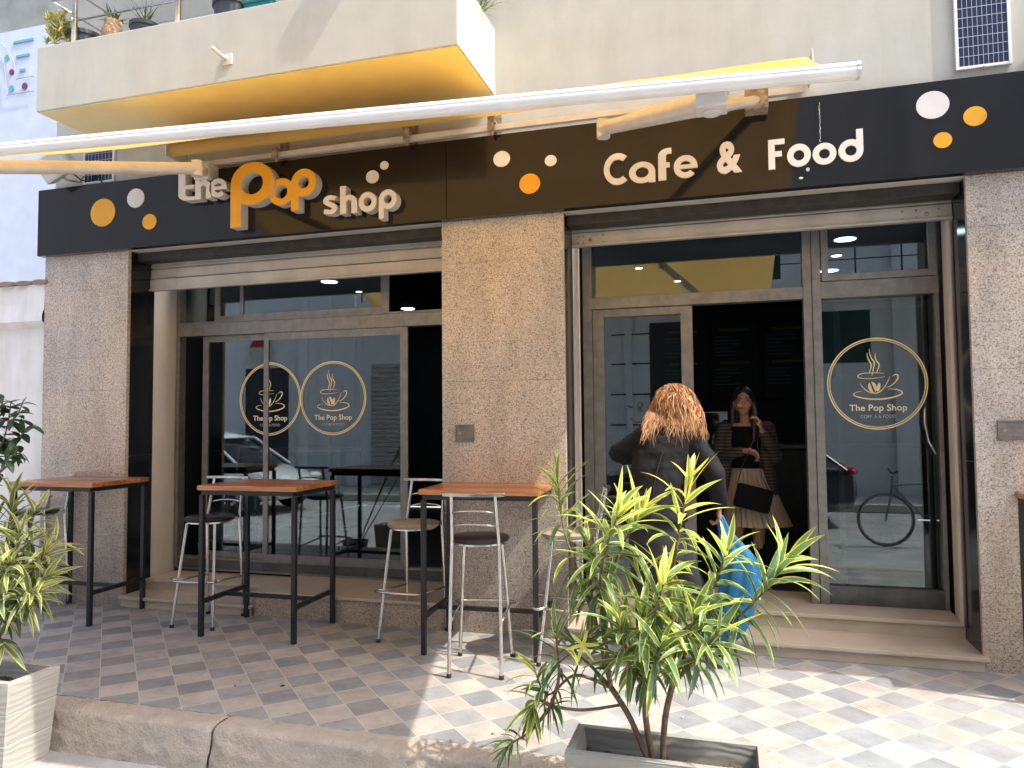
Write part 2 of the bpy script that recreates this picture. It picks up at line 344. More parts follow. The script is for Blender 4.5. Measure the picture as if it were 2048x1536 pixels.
def ribbon(pts,w):
    """closed outline of a stroked polyline; w constant or list"""
    P=[Vector(p) for p in pts]; n=len(P); ws=w if isinstance(w,(list,tuple)) else [w]*n; Lh=[];Rh=[]
    for i in range(n):
        t=(P[min(i+1,n-1)]-P[max(i-1,0)]).normalized(); q=Vector((-t.y,t.x)); Lh.append(tuple(P[i]+q*ws[i]/2)); Rh.append(tuple(P[i]-q*ws[i]/2))
    return Lh+Rh[::-1]
def spline(pts,k=6):
    P=[Vector(p) for p in pts]; out=[]
    for i in range(len(P)-1):
        p0=P[max(i-1,0)];p1=P[i];p2=P[i+1];p3=P[min(i+2,len(P)-1)]
        for j in range(k):
            t=j/k; out.append(.5*((2*p1)+(p2-p0)*t+(2*p0-5*p1+4*p2-p3)*t*t+(3*p1-p0-3*p2+p3)*t**3))
    out.append(P[-1]); return out
#MARK1
def text_add(mb,txt,xc,z0,y,height,width,mi=0,bold=0,depth=.001,slant=0):
    """lettering added to a mesh: cap height and total width in metres, front face at y"""
    cu=bpy.data.curves.new('t','FONT'); cu.body=txt; cu.size=1; cu.extrude=.5; cu.offset=bold; cu.resolution_u=3
    to=bpy.data.objects.new('t',cu); C.objects.link(to); bpy.context.view_layer.update()
    me=bpy.data.meshes.new_from_object(to.evaluated_get(bpy.context.evaluated_depsgraph_get()))
    xs=[v.co.x for v in me.vertices]; kx=width/(max(xs)-min(xs)); kz=height/.69; cx=(max(xs)+min(xs))/2
    mb.add([((v.co.x-cx)*kx+xc,y+depth*(.5-v.co.z),v.co.y*kz+z0) for v in me.vertices],[tuple(p.vertices) for p in me.polygons],mi)
    bpy.data.objects.remove(to); bpy.data.meshes.remove(me); return mb
def structure(o): return tag(o,kind='structure')
# ------------------------------------------------------------ ground, pavement, kerb
structure(MB().box(-60,60,-30,40,-.5,-.2).build('road',M['asphalt']))
structure(MB().box(-30,30,-1.70,.9,-.19,0).build('pavement',M['tile']))
structure(MB().box(-30,30,-9.6,-8.0,-.19,-.06).build('far_pavement',M['concrete']))
def kerb():
    mb=MB(); xs=[-9.9,-8.5,-7.1,-5.6,-4.2,-2.47,-1.0,.35,1.8,3.2,4.7]; r=random.Random(3)
    for a,b in zip(xs,xs[1:]):
        nx=int((b-a)/.022); prof=[(-1.702,.0),(-1.74,.004),(-1.79,.003),(-1.825,.0),(-1.843,-.012)]+[(-1.85-.045*t,-.02-.185*t) for t in [i/11 for i in range(12)]]
        of=r.uniform(-.004,.006); vs=[]
        for i in range(nx+1):
            x=a+.004+(b-a-.008)*i/nx; e=min(i,nx-i)
            for j,(y,z) in enumerate(prof):
                p=Vector((x*13,y*13+z*15,z*13)); nn=noise.fractal(p,.8,2.1,6)+.6*noise.fractal(p*3.1,1,2,4)
                am=.002 if j<4 else .009
                q=(.012 if e==0 else .004 if e==1 else 0)
                vs.append((x,y-of+nn*am*(1 if j>3 else .2)+q,z+(nn*.004 if j<5 else 0)-q*.5))
        n=len(prof); fs=[(i*n+j,i*n+j+1,(i+1)*n+j+1,(i+1)*n+j) for i in range(nx) for j in range(n-1)]
        mb.add(vs,fs)
    mb.box(-9.9,4.7,-1.80,-1.72,-.2,-.02)
    structure(mb.build('kerb',M['kerb'],smooth=True))
kerb()
# ------------------------------------------------------------ cafe building
B=thing('cafe_building',(-1.5,.3,0),'cream building housing the cafe, with speckled granite pillars and a wide glazed shop front','building')
Z0=2.945
def granite_front(x0,x1,joints,seed):
    mb=MB(); zs=[0]+joints+[Z0]
    for a,b in zip(zs,zs[1:]): mb.box(x0,x1,0,.03,a+.0008,b-.0008)
    return mb
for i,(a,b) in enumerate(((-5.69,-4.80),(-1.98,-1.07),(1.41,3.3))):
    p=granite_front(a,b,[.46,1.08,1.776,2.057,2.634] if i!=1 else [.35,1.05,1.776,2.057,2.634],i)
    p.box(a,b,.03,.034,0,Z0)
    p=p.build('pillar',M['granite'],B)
    ia,ib=(a if i==0 else a+.012),(b-.012)
    MB().box(ia+.001,ib-.001,.0345,.60,0,Z0).build('reveal',M['cream_reveal'],p)
    if i>0: MB().box(a-.0,a+.02,.036,.30,0,1.22).box(a,a+.02,.036,.30,1.222,Z0-.001).build('stone_jamb',M['black_stone'],p,bevel=.002)
    if i<2: MB().box(b-.02,b,.036,.30,0,1.22).box(b-.02,b,.036,.30,1.222,Z0-.001).build('stone_jamb',M['black_stone'],p,bevel=.002)
MB().box(3.3,14,0,.5,0,Z0-.002).build('side_wall',M['wall'],B)
MB().box(-5.6,14,0,.34,Z0,9).build('upper_wall',M['wall'],B,bevel=.01)
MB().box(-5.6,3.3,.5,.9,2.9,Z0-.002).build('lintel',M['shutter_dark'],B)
# steps and sills
MB().box(-1.069,1.409,-.022,.36,0,.066).box(-1.069,1.409,.325,.86,.066,.172).build('step_riser',M['marble'],B,bevel=.003)
MB().box(-1.069,1.430,-.045,.33,.067,.092).box(-1.058,1.400,.305,.95,.173,.200).build('step_tread',M['marble'],B,bevel=.004)
MB().box(-4.799,-3.58,-.025,.3,0,.062).box(-4.79,-3.585,.235,.60,.062,.150).build('step_riser',M['marble'],B,bevel=.003)
MB().box(-4.81,-3.56,-.045,.25,.063,.086).box(-4.79,-3.56,.215,.60,.151,.175).build('step_tread',M['marble'],B,bevel=.004)
MB().box(-3.555,-1.981,.0,.6,0,.168).build('base_wall',M['granite'],B)
MB().box(-3.57,-1.981,-.02,.62,.169,.192).build('sill',M['marble'],B,bevel=.004)
# room behind the glass
ZC=3.0
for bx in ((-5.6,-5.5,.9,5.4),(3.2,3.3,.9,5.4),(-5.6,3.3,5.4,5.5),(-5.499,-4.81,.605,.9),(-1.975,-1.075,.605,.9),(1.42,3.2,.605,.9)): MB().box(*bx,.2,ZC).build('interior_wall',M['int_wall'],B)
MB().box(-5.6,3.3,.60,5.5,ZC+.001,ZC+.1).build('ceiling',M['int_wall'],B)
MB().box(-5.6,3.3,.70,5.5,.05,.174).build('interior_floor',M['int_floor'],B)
# glazed fronts
def rect(mb,x0,x1,z0,z1,y0,y1,w,wt=None,wb=None,wr=None):
    wt=w if wt is None else wt; wb=w if wb is None else wb; wr=w if wr is None else wr
    mb.box(x0,x0+w,y0,y1,z0,z1); mb.box(x1-wr,x1,y0,y1,z0,z1)
    mb.box(x0+w,x1-wr,y0+.001,y1-.001,z1-wt,z1); mb.box(x0+w,x1-wr,y0+.001,y1-.001,z0,z0+wb); return mb
def pane(par,x0,x1,z0,z1,y):
    return MB().box(x0,x1,y,y+.006,z0,z1).build('pane',M['glass'],par)
f=MB()
f.box(-4.80,-4.765,.575,.66,.20,2.9).box(-2.03,-1.981,.575,.66,.20,2.9)
f.box(-4.765,-2.03,.57,.665,2.275,2.385).box(-4.765,-2.03,.56,.59,2.385,2.400)
f.box(-4.765,-2.03,.58,.66,2.88,2.9)
f.box(-4.765,-2.03,.585,.66,.285,.305).box(-4.765,-2.03,.575,.665,.192,.205)
win=f.build('window',M['alu'],B,bevel=.002)
MB().box(-4.765,-2.03,.60,.65,.205,.285).build('kick_panel',M['alu_dark'],win)
rect(MB(),-4.545,-3.845,.306,2.274,.615,.640,.06,.055,.05).build('sash',M['alu'],win,bevel=.002)
rect(MB(),-3.886,-2.516,.306,2.274,.582,.608,.048,.065,.05,.068).build('sash',M['alu'],win,bevel=.002)
rect(MB(),-4.425,-4.10,2.401,2.88,.615,.640,.055,.03,.05).build('sash',M['alu'],win,bevel=.002)
rect(MB(),-4.135,-2.685,2.401,2.88,.582,.608,.035,.03,.05,.075).build('sash',M['alu'],win,bevel=.002)
pane(win,-4.49,-3.90,.35,2.225,.625); pane(win,-3.845,-2.58,.35,2.215,.592)
pane(win,-4.375,-4.15,2.45,2.86,.625); pane(win,-4.105,-2.755,2.45,2.86,.592)
pane(win,-4.765,-4.42,2.401,2.88,.645)
f=MB()
f.box(-1.055,-.985,.60,.70,.2,2.34).box(-1.055,.536,.60,.70,2.34,2.425).box(-1.055,-.985,.60,.70,2.425,2.87)
f.box(.536,.590,.59,.71,.2,2.9).box(.596,.655,.60,.70,.2,2.9).box(.588,.598,.62,.69,.2,2.9)
f.box(.655,1.398,.60,.70,2.335,2.452).box(-1.055,.536,.60,.70,2.87,2.9).box(.655,1.398,.60,.70,2.87,2.9)
f.box(1.372,1.398,.61,.70,.2,2.335).box(1.385,1.398,.61,.70,2.45,2.87)
dr=f.build('shop_front_frame',M['alu'],B,bevel=.002)
rect(MB(),.660,1.384,2.455,2.868,.585,.625,.045).build('sash',M['alu'],dr,bevel=.002)
MB().box(.656,1.371,.61,.67,.201,.325).build('kick_panel',M['alu_dark'],dr,bevel=.002)
rect(MB(),-.983,-.235,.202,2.338,.625,.665,.085,.06,.12).build('sliding_door',M['alu'],dr,bevel=.002)
pane(dr,-.90,-.318,.32,2.28,.642); pane(dr,-.985,.536,2.425,2.87,.65); pane(dr,.655,1.372,.325,2.335,.655); pane(dr,.702,1.342,2.498,2.825,.60)
rect(MB(),.75,1.36,.25,2.30,.70,.73,.035).build('inner_frame',M['alu_dark'],dr)
MB().tube([(1.30,.63,1.56),(1.285,.60,1.54),(1.28,.59,1.45),(1.30,.59,1.33),(1.34,.60,1.245),(1.345,.63,1.24)],.007,8).build('handle',M['steel'],dr,smooth=True)
# roller shutters
def shutter(x0,x1,zb,yb,nsl,name):
    mb=MB(); h=.092; z=zb+.10
    mb.box(x0,x1,yb-.006,yb+.03,zb,zb+.10)             # bottom rail
    mb.box(x0,x1,yb-.022,yb+.0,zb+.0,zb+.016)
    while z<Z0-.03:
        for k,(dy,dz) in enumerate(((.006,.010),(0,.075),(.008,.007))):
            pass
        mb.box(x0,x1,yb+.004,yb+.026,z+.008,min(z+h-.004,Z0-.02)); mb.box(x0,x1,yb+.022,yb+.03,z-.004,z+.008); mb.box(x0,x1,yb-.003,yb+.006,z+.010,z+.020)
        z+=h
    return mb
s=shutter(-4.798,-1.982,2.64,.25,4,'a').build('roller_shutter',M['shutter'],B,bevel=.003)
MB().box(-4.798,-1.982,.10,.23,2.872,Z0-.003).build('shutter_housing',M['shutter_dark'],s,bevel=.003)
s=shutter(-1.067,1.408,2.755,.28,3,'b').build('roller_shutter',M['shutter'],B,bevel=.003)
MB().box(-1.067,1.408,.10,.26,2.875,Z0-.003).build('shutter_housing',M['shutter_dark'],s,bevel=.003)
for x in (-1.02,-.98,-.84,1.12,1.20,1.33):
    for dz in (.022,.07): MB().ell((x,.272,2.757+dz),(.007,.004,.007),nu=8,nv=5).build('bolt',M['rust'],s)
for x in (-.93,1.26): MB().ell((x,.272,2.80),(.013,.005,.013),nu=10,nv=5).build('bolt',M['rust'],s)
MB().box(-1.05,-1.030,.31,.36,.2,2.76).build('shutter_guide',M['cream_reveal'],s)
MB().box(1.378,1.397,.31,.36,.2,2.76).build('shutter_guide',M['cream_reveal'],s)
# round window decals
def decal(cx,cz,Rx,y,txt2):
    mb=MB()
    def W(p): return (cx+p[0]*Rx,cz+p[1]*Rx)
    def px(a,b): return ((a-648)/487,(803-b)/440)
    def L(*ls,m=0): mb.loops([[W(p) for p in l] for l in ls],y,y+.0012,m,m)
    c=lambda r,n=72: arc(0,0,r,0,360-360/n,n-1)
    L(c(1),c(.972)); L(c(.955),c(.935))
    for pts in ([(562,505),(566,545),(580,580),(600,622),(592,662),(576,705)],[(587,468),(588,510),(604,560),(630,600),(620,660),(602,728)],[(642,508),(640,550),(652,585),(675,620),(664,665),(646,705)]):
        p=spline([px(*q) for q in pts],5); n=len(p); L(ribbon(p,[.006+.022*math.sin(PI*i/(n-1))**.8 for i in range(n)]))
    def rb(pts,ws,k=6):
        p=spline([px(*q) for q in pts],k); n=len(p); L(ribbon(p,[ws[0]+(ws[1]-ws[0])*math.sin(PI*i/(n-1)) for i in range(n)]))
    rb([(725,706),(660,702),(590,700),(510,704),(468,722),(475,742),(530,752),(620,752),(725,738)],(.006,.018))
    rb([(484,792),(510,835),(560,878),(610,893),(660,890),(710,850),(745,800),(776,740)],(.006,.024))
    rb([(740,842),(790,822),(835,780),(852,745),(845,724),(822,722),(796,738)],(.008,.03))
    rb([(500,874),(440,885),(420,905),(460,928),(560,948),(680,952),(790,938),(870,912),(886,888),(850,866),(800,858),(748,858)],(.006,.034))
    a=[px(560+0,0) for _ in ()]
    def bean(x0,y0,rx,ry,t0,t1,ang):
        pts=[]
        for i in range(17):
            t=R(t0+(t1-t0)*i/16); u,v=rx*math.cos(t),ry*math.sin(t); pts.append(px(x0+u*math.cos(ang)-v*math.sin(ang),y0+u*math.sin(ang)+v*math.cos(ang)))
        return pts
    L(bean(600,842,34,52,95,265,-.35)); L(bean(610,836,34,52,-85,80,-.35)); L(bean(664,838,16,44,0,345,.25))
    text_add(mb,'The Pop Shop',cx+Rx*px(652,0)[0],cz+Rx*px(0,1062)[1],y,.135*Rx,1.14*Rx,1,bold=.012)
    text_add(mb,txt2,cx+Rx*px(652,0)[0],cz+Rx*px(0,1132)[1],y,.07*Rx,.70*Rx,2)
    return mb
def clip(mb,keep):
    fs=[(f,m) for f,m in zip(mb.f,mb.mi) if keep(sum(mb.v[i][0] for i in f)/len(f))]; mb.f=[f for f,m in fs]; mb.mi=[m for f,m in fs]; return mb
clip(decal(-3.838,1.697,.320,.6235,'COFFEE & FOOD'),lambda x:x<-3.862).build('decal',[M['gold'],M['gold_text'],M['grey_text']],win)
clip(decal(-3.838,1.697,.320,.5905,'COFFEE & FOOD'),lambda x:x>=-3.862).build('decal',[M['gold'],M['gold_text'],M['grey_text']],win)
decal(-3.210,1.695,.314,.5885,'COFFEE & FOOD').build('decal',[M['gold'],M['gold_text'],M['grey_text']],win)
decal(1.004,1.727,.321,.6515,'COFF  E & FOOD').build('decal',[M['gold'],M['gold_text'],M['grey_text']],dr)
# balcony
b=MB(); x0,x1,yf,zb,zt=-4.921,-1.558,-.779,3.831,4.325
b.box(x0,x1,yf,yf+.10,zb,zt).box(x0,x0+.10,yf+.10,-.001,zb,zt).box(x1-.10,x1,yf+.10,-.001,zb,zt).box(x0+.1,x1-.1,yf+.1,-.001,zb+.02,zb+.14)
bal=b.build('balcony',M['wall'],B,bevel=.006)
MB().box(x0+.012,x1-.012,yf+.012,-.002,zb-.006,zb+.019).build('soffit',M['soffit'],bal)
rl=MB()
for x in (-4.66,-3.72,-2.78,-1.84): rl.tube([(x,-.70,zt-.01),(x,-.70,5.35)],.021,12)
for z in (4.53,4.72,4.91,5.1): rl.tube([(x0+.04,-.70,z),(x1-.06,-.70,z)],.0075,8)
rl.tube([(x0+.04,-.70,5.36),(x1-.04,-.70,5.36)],.024,12)
for x in (-4.66,-3.72,-2.78,-1.84):
    for z in (4.53,4.72): rl.ell((x,-.722,z),(.016,.02,.016),nu=8,nv=6)
for x in (x0+.04,x1-.06):
    for z in (4.53,4.72,4.91): rl.tube([(x,-.70,z),(x,-.02,z)],.0075,8)
rl.build('railing',M['steel'],bal,smooth=True)
MB().tube([(-3.24,-.775,3.985),(-3.245,-.83,3.985),(-3.275,-.90,4.02)],[.018,.013,.012],10).box(-3.27,-3.20,-.79,-.778,3.945,4.02).build('spout',M['awning_cream'],bal,smooth=True,auto=40)
for z in (7.2,):
    MB().box(x0-.3,x1+.1,yf,-.001,z,z+.5).build('unseen_balcony',M['wall'],B)  # unseen balcony added higher up to shade the wall behind the railing
# unseen balcony past the right edge, added to shade the paving by the door
b=MB().box(2.25,6.4,-.779,-.68,3.831,4.35).box(2.25,2.35,-.68,-.001,3.831,4.35).box(2.35,6.4,-.68,-.001,3.85,3.97)
b.build('balcony',M['wall'],B,bevel=.006)
# ------------------------------------------------------------ neighbours on the left
g=thing('boundary_wall',(-8,.2,0),'old white stucco wall with peeling cornice and clay tile coping left of the cafe','wall')
mb=MB(); nx,nz=120,50
for k in range(1): pass
vs=[];xa,xb=-12,-5.70
for i in range(nx+1):
    for j in range(nz+1):
        x=xa+(xb-xa)*i/nx; z=2.72*j/nz; d=0
        if z>2.40: d=-.05-.03*max(0,noise.noise(Vector((x*3,z*3,1))))
        if 2.36<z<=2.46: d=-.075
        d+=.008*noise.fractal(Vector((x*2,z*2,0)),1,2,4); vs.append((x,.06+d,z))
mb.add(vs,[(i*(nz+1)+j,(i+1)*(nz+1)+j,(i+1)*(nz+1)+j+1,i*(nz+1)+j+1) for i in range(nx) for j in range(nz)])
mb.box(xa,xb,.09,.36,0,2.72).build('wall',M['old_wall'],g,smooth=True,auto=35)
mb=MB()
for i in range(34):
    x=-5.74-i*.19; mb.tube([(x,-.02,2.735+rnd.uniform(-.004,.006)),(x,.2,2.76),(x,.45,2.735)],[.022,.026,.022],10,sx=4)
mb.build('tile_coping',M['roof_tile'],g,smooth=True,auto=50)
g=thing('neighbouring_building',(-14,6,0),'tall pale blue building with round dot and dash wall ornaments beyond the balcony','building')
MB().box(-26,-6.2,4,9,0,7.9).build('wall',M['blue_wall'],g)
teal=mat('teal enamel',(.13,.36,.46),.7); wine=mat('wine enamel',(.20,.05,.12),.5); green=mat('sea green enamel',(.12,.45,.38),.5)
PX=(1473.1,)
def at_y(u,v,Y): # design pixel of the photograph to a point on the plane y=Y
    d=fwd+rt*((u-1024)/1473.1)-up*((v-768)/1473.1); c=Vector((0,-4.9815,1.5)); return c+d*((Y-c.y)/d.y)
def disc(mb,x,z,y0,y1,rx,rz,mi=0,n=32,ms=None): mb.loops([[(x+rx*math.cos(2*PI*i/n),z+rz*math.sin(2*PI*i/n)) for i in range(n)]],y0,y1,mi,mi if ms is None else ms)
for (u,v,r_,c_) in ((12,114,.048,2),(21,143,.048,1),(21,176,.052,0),(47,171,.055,1)):
    p=at_y(u,v,3.97); mb=MB(); disc(mb,p.x,p.z,3.985,3.999,r_,r_); mb.build('wall_disc',[teal,wine,green][c_],g)
for (u0,v0,u1,v1) in ((25,84,65,77),(30,113,58,107),(37,140,49,138)):
    a=at_y(u0,v0,3.97);b_=at_y(u1,v1,3.97); MB().bar((a.x,3.99,(a.z+b_.z)/2),(b_.x,3.99,(a.z+b_.z)/2),.012,.04).build('wall_dash',teal,g)
mb=MB()
for pts in ([(0,88),(14,98),(28,125),(33,160)],[(0,112),(8,128),(15,190)],[(33,158),(68,152)],[(15,190),(68,182)]):
    mb.tube([tuple(at_y(u,v,3.97)) for u,v in pts],.006,6)
mb.build('moulding',mat('grey moulding',(.30,.31,.36),.8),g)
g=tag(MB().box(-60,-5,14,20,0,26).box(-38,-20,13.7,14,9,10).build('distant_building',mat('grey green render',(.34,.36,.33),.9,noise_amt=.4,noise_scale=.4)),'grey green concrete building far behind the pale blue one','building')
#MARK2
# ------------------------------------------------------------ fascia sign
SG=thing('shop_sign',(-1.5,-.07,2.94),'long glossy black fascia sign with white and orange letters and dots above the cafe','sign')
MB().box(-5.705,-1.916,-.070,-.003,2.945,3.522).box(-1.913,4.2,-.070,-.003,2.945,3.522).build('panel',M['sign'],SG,bevel=.002)
def ring(w): return [arc(0,0,.5,0,355,71),arc(0,0,.5-w,0,355,71)]
def glyph(ch,w=.24,asc=1.45,desc=1.5):
    """geometric rounded letter, x-height 1 with the bowl centred at (0,0); baseline z=-.5"""
    if ch=='o': return ring(w)
    if ch=='p':
        a=math.degrees(math.acos((.5-w)/.5)); return [[(-.5,-desc)]+arc(0,0,.5,180,-(180-a)+0,40)+[(-.5+w,-desc)],arc(0,0,.5-w,0,355,71)]
    if ch in 'ad':
        a=math.degrees(math.acos((.5-w)/.5)); top=asc-.5 if ch=='d' else None
        if ch=='a': return [[(.5,-.5)]+arc(0,0,.5,0,360-a,50)+[(.5-w,-.5)],arc(0,0,.5-w,0,355,71)]
        return [[(.5,0),(.5,top),(.5-w,top)]+arc(0,0,.5,a,360,50)[0:],arc(0,0,.5-w,0,355,71)]
    if ch=='e':
        ri=.5-w; b=w*.36; ai=math.degrees(math.asin(b/ri)); 
        o=arc(0,0,.5,-42,-360+2,50)+[(.5,-b)]+[(-math.cos(R(ai))*ri,-b)]+arc(0,0,ri,180+ai,318,22)
        return [o,[(math.cos(R(ai))*ri,b)]+arc(0,0,ri,ai,180-ai,24)[1:]]
    if ch=='C':
        r=.75;ri=r-w*1.15; a=48; return [arc(0,.25,r,a,360-a,44)+arc(0,.25,ri,360-a-4,a+4,40)]
    if ch=='h':
        r=.40; cx=-.42+r; ri=r-w; s0=-.42
        top=[(s0,-.5),(s0,asc-.5),(s0+w,asc-.5),(s0+w,.5-.07)]+arc(cx+.02,.5-r,r,98,0,16)+[(cx+.02+r,-.5),(cx+.02+r-w,-.5)]+arc(cx+.02,.5-r,ri,0,180,16)+[(cx+.02-ri,-.5)]
        return [top]
    if ch=='s':
        p=arc(.03,.235,.20,25,270-20,18)[:-1]+arc(-.02,-.215,.225,75,-155,20); p=[(.24,.34)]+arc(0,.22,.19,60,200,12)+[(-.08,.06),(.08,-.03)]+arc(.0,-.22,.20,40,-125,14)+[(-.27,-.36)]
        return [ribbon(spline(p,2),w)]
    if ch=='t': return [[(-.3,asc-.5),(-.3+w,asc-.5),(-.3+w,.42),(.28,.42),(.28,.42-w*.85),(-.3+w,.42-w*.85),(-.3+w,-.12)]+arc(-.3+w+.16,-.12,.16,180,270,8)+[(.3,-.28),(.3,-.5)]+arc(-.3+.36,-.14,.36,270,180,10)]
    if ch=='f': return [[(-.18,-.5),(-.18,.1),(-.18,.1+w*.0)]+[(-.18,.55)]+arc(.16,.62,.34,180,90,10)+[(.26,.96),(.26,.96-w)]+arc(.16,.62,.34-w,90,180,8)+[(-.18+w,.50),(-.18+w,.30),(.20,.30),(.20,.30-w*.85),(-.18+w,.30-w*.85),(-.18+w,-.5)]]
    if ch=='F': return [[(-.3,-.5),(-.3,.95),(.36,.95),(.36,.95-w),(-.3+w,.95-w),(-.3+w,.36),(.24,.36),(.24,.36-w),(-.3+w,.36-w),(-.3+w,-.5)]]
def letter(ch,x0,x1,z0,z1,front,depth,mf,w=.24,asc=1.45,desc=1.5,sh=None):
    """glyph fitted so that its box is x0..x1, z0..z1 (world)"""
    ls=glyph(ch,w,asc,desc); xs=[p[0] for p in ls[0]]; zs=[p[1] for p in ls[0]]
    kx=(x1-x0)/(max(xs)-min(xs)); kz=(z1-z0)/(max(zs)-min(zs))
    ls=[[(x0+(p[0]-min(xs))*kx,z0+(p[1]-min(zs))*kz) for p in l] for l in ls]
    out=[]
    for l in ls:
        q=[l[0]]
        for p in l[1:]:
            if (p[0]-q[-1][0])**2+(p[1]-q[-1][1])**2>1e-7: q.append(p)
        if (q[0][0]-q[-1][0])**2+(q[0][1]-q[-1][1])**2<1e-7: q.pop()
        out.append(q)
    mb=MB().loops(out,front,front+depth,0,1)
    return mb.build('letter',[mf,M['white_side']],SG)
wl,og=M['white_letter'],M['orange']
F=-.150; D=.079
letter('t',-4.175,-4.02,3.262,3.49,F,D,wl,w=.26,asc=1.7)
letter('h',-4.015,-3.865,3.262,3.50,F,D,wl,w=.27,asc=1.6)
letter('e',-3.882,-3.722,3.262,3.412,F,D,wl,w=.25)
letter('p',-3.675,-3.290,3.005,3.505,F-.012,D+.012,og,w=.245,desc=.99)
letter('o',-3.346,-3.124,3.146,3.358,F+.004,D-.004,og,w=.25)
letter('p',-3.140,-2.925,3.092,3.406,F-.008,D+.008,og,w=.29,desc=.98)
letter('s',-2.871,-2.752,3.040,3.184,F,D,wl,w=.25)
letter('h',-2.729,-2.590,3.034,3.243,F,D,wl,w=.27,asc=1.5)
letter('o',-2.576,-2.432,3.032,3.180,F,D,wl,w=.27)
letter('p',-2.412,-2.270,2.970,3.183,F,D,wl,w=.28,desc=.98)
F2=-.084;D2=.0135
letter('C',-.768,-.611,3.072,3.288,F2,D2,wl,w=.26)
letter('a',-.598,-.425,3.068,3.212,F2,D2,wl,w=.25)
letter('f',-.405,-.318,3.073,3.286,F2,D2,wl,w=.26)
letter('e',-.305,-.152,3.074,3.226,F2,D2,wl,w=.25)
letter('F',.287,.386,3.074,3.266,F2,D2,wl,w=.26)
letter('o',.399,.539,3.075,3.221,F2,D2,wl,w=.27)
letter('o',.549,.687,3.073,3.210,F2,D2,wl,w=.27)
letter('d',.699,.841,3.074,3.275,F2,D2,wl,w=.27,asc=1.42)
amp=MB(); text_add(amp,'&',.048,3.088,F2,.195,.158,0,bold=.035,depth=D2); amp.build('letter',wl,SG)
for x,z,rx,rz,m in ((-2.501,3.315,.052,.049,wl),(-2.404,3.392,.034,.032,wl),(-1.493,3.341,.061,.057,wl),(-1.138,3.290,.042,.039,wl),(-1.290,3.143,.075,.071,og),
  (-4.998,3.265,.127,.118,og),(-4.662,3.357,.086,.080,wl),(-4.520,3.147,.069,.065,og),(1.231,3.375,.090,.084,wl),(1.453,3.278,.062,.059,og),(1.278,3.153,.050,.048,og)):
    mb=MB(); disc(mb,x,z,-.078,-.0705,rx,rz,n=48); mb.build('dot',m,SG)
mb=MB(); p=[(.598,3.22)]; 
for i in range(26): p.append((.598+rnd.uniform(-.004,.004),3.22+.255*(i+1)/26))
mb.loops([ribbon(p,[.002+.007*abs(noise.noise(Vector((i*.6,0,3)))) for i in range(27)])],-.0712,-.0705)
mb.build('streak',M['white_side'],SG)
mb=MB(); mb.ell((.520,-.071,3.055),(.011,.001,.013)); mb.build('splash',M['white_side'],SG)
mb=MB(); mb.ell((.478,-.071,3.005),(.013,.001,.007)); mb.build('splash',M['white_side'],SG)
# ------------------------------------------------------------ folding arm awning
A=thing('awning',(-1.83,-.15,3.6),'half opened yellow folding arm awning with a long white front bar above the sign','awning')
pr,pl=Vector((.445,-2.30,2.672)),Vector((-3.17,-2.45,2.755)); dv=(pl-pr).normalized(); pL=pr+dv*5.05
# front bar profile swept along its length
def sweep(mb,a,b,prof):
    t=(b-a).normalized(); u=Vector((0,0,1)); n=Vector((t.y,-t.x,0)).normalized()
    if n.y>0: n=-n
    k=len(prof); vs=[p+n*x+u*z for p in (a,b) for x,z in prof]
    return mb.add(vs,[(i,(i+1)%k,k+(i+1)%k,k+i) for i in range(k)]+[tuple(range(k))[::-1],tuple(range(k,2*k))])
prof=[(.0,.042),(.022,.040),(.034,.030),(.038,.016),(.034,.012),(.034,.008),(.040,.004),(.042,-.012),(.038,-.026),(.026,-.036),(.0,-.040),(-.03,-.034),(-.034,.03)]
prof=[(x*.66,z*.66) for x,z in prof]
sweep(MB(),pr,pL,prof).build('front_bar',M['awning_white'],A,smooth=True,auto=25)
sweep(MB(),pr-dv*.012,pr,[(x*1.05,z*1.05) for x,z in prof]).build('end_cap',M['awning_cream'],A)
RX0,RX1,RY,RZ=-4.20,.535,-.19,3.665
MB().tube([(RX0,RY,RZ),(RX1,RY,RZ)],.05,20).build('roller',M['fabric'],A,smooth=True,auto=40)
mb=MB(); nx,ny=40,14; vs=[]
for i in range(nx+1):
    for j in range(ny+1):
        a=i/nx;b_=j/ny; top=Vector((RX1-.02+(RX0-RX1+.04)*a,RY-.03,RZ+.045)); bot=pr+(pL-pr)*(.012+.976*a); bot=Vector((bot.x,bot.y+.02,bot.z+.022))
        bot.x=RX1-.02+(RX0-RX1+.04)*a-.05
        p=top.lerp(bot,b_); p.z-=.035*math.sin(PI*b_); p.z+=.006*noise.noise(Vector((a*9,b_*3,0))); vs.append(p)
mb.add(vs,[(i*(ny+1)+j,(i+1)*(ny+1)+j,(i+1)*(ny+1)+j+1,i*(ny+1)+j+1) for i in range(nx) for j in range(ny)])
fab=mb.build('canopy',M['fabric'],A,smooth=True); so_=fab.modifiers.new('s','SOLIDIFY'); so_.thickness=.0015
MB().box(-4.15,.50,-.10,-.06,3.545,3.585).build('support_bar',M['awning_cream'],A)
for x in (RX0-.012,RX1+.004):
    MB().box(x,x+.010,-.26,-.01,3.60,3.74).build('end_plate',M['awning_cream'],A,bevel=.004)
for x in (-3.30,-2.2,-1.55,.02):
    MB().box(x-.04,x+.04,-.006,-.001,3.53,3.76).box(x-.025,x+.025,-.13,-.006,3.59,3.605).box(x-.025,x+.025,-.145,-.13,3.53,3.66).tube([(x,-.12,3.50),(x,-.12,3.56)],.012,8).build('bracket',M['rust'],A,bevel=.002)
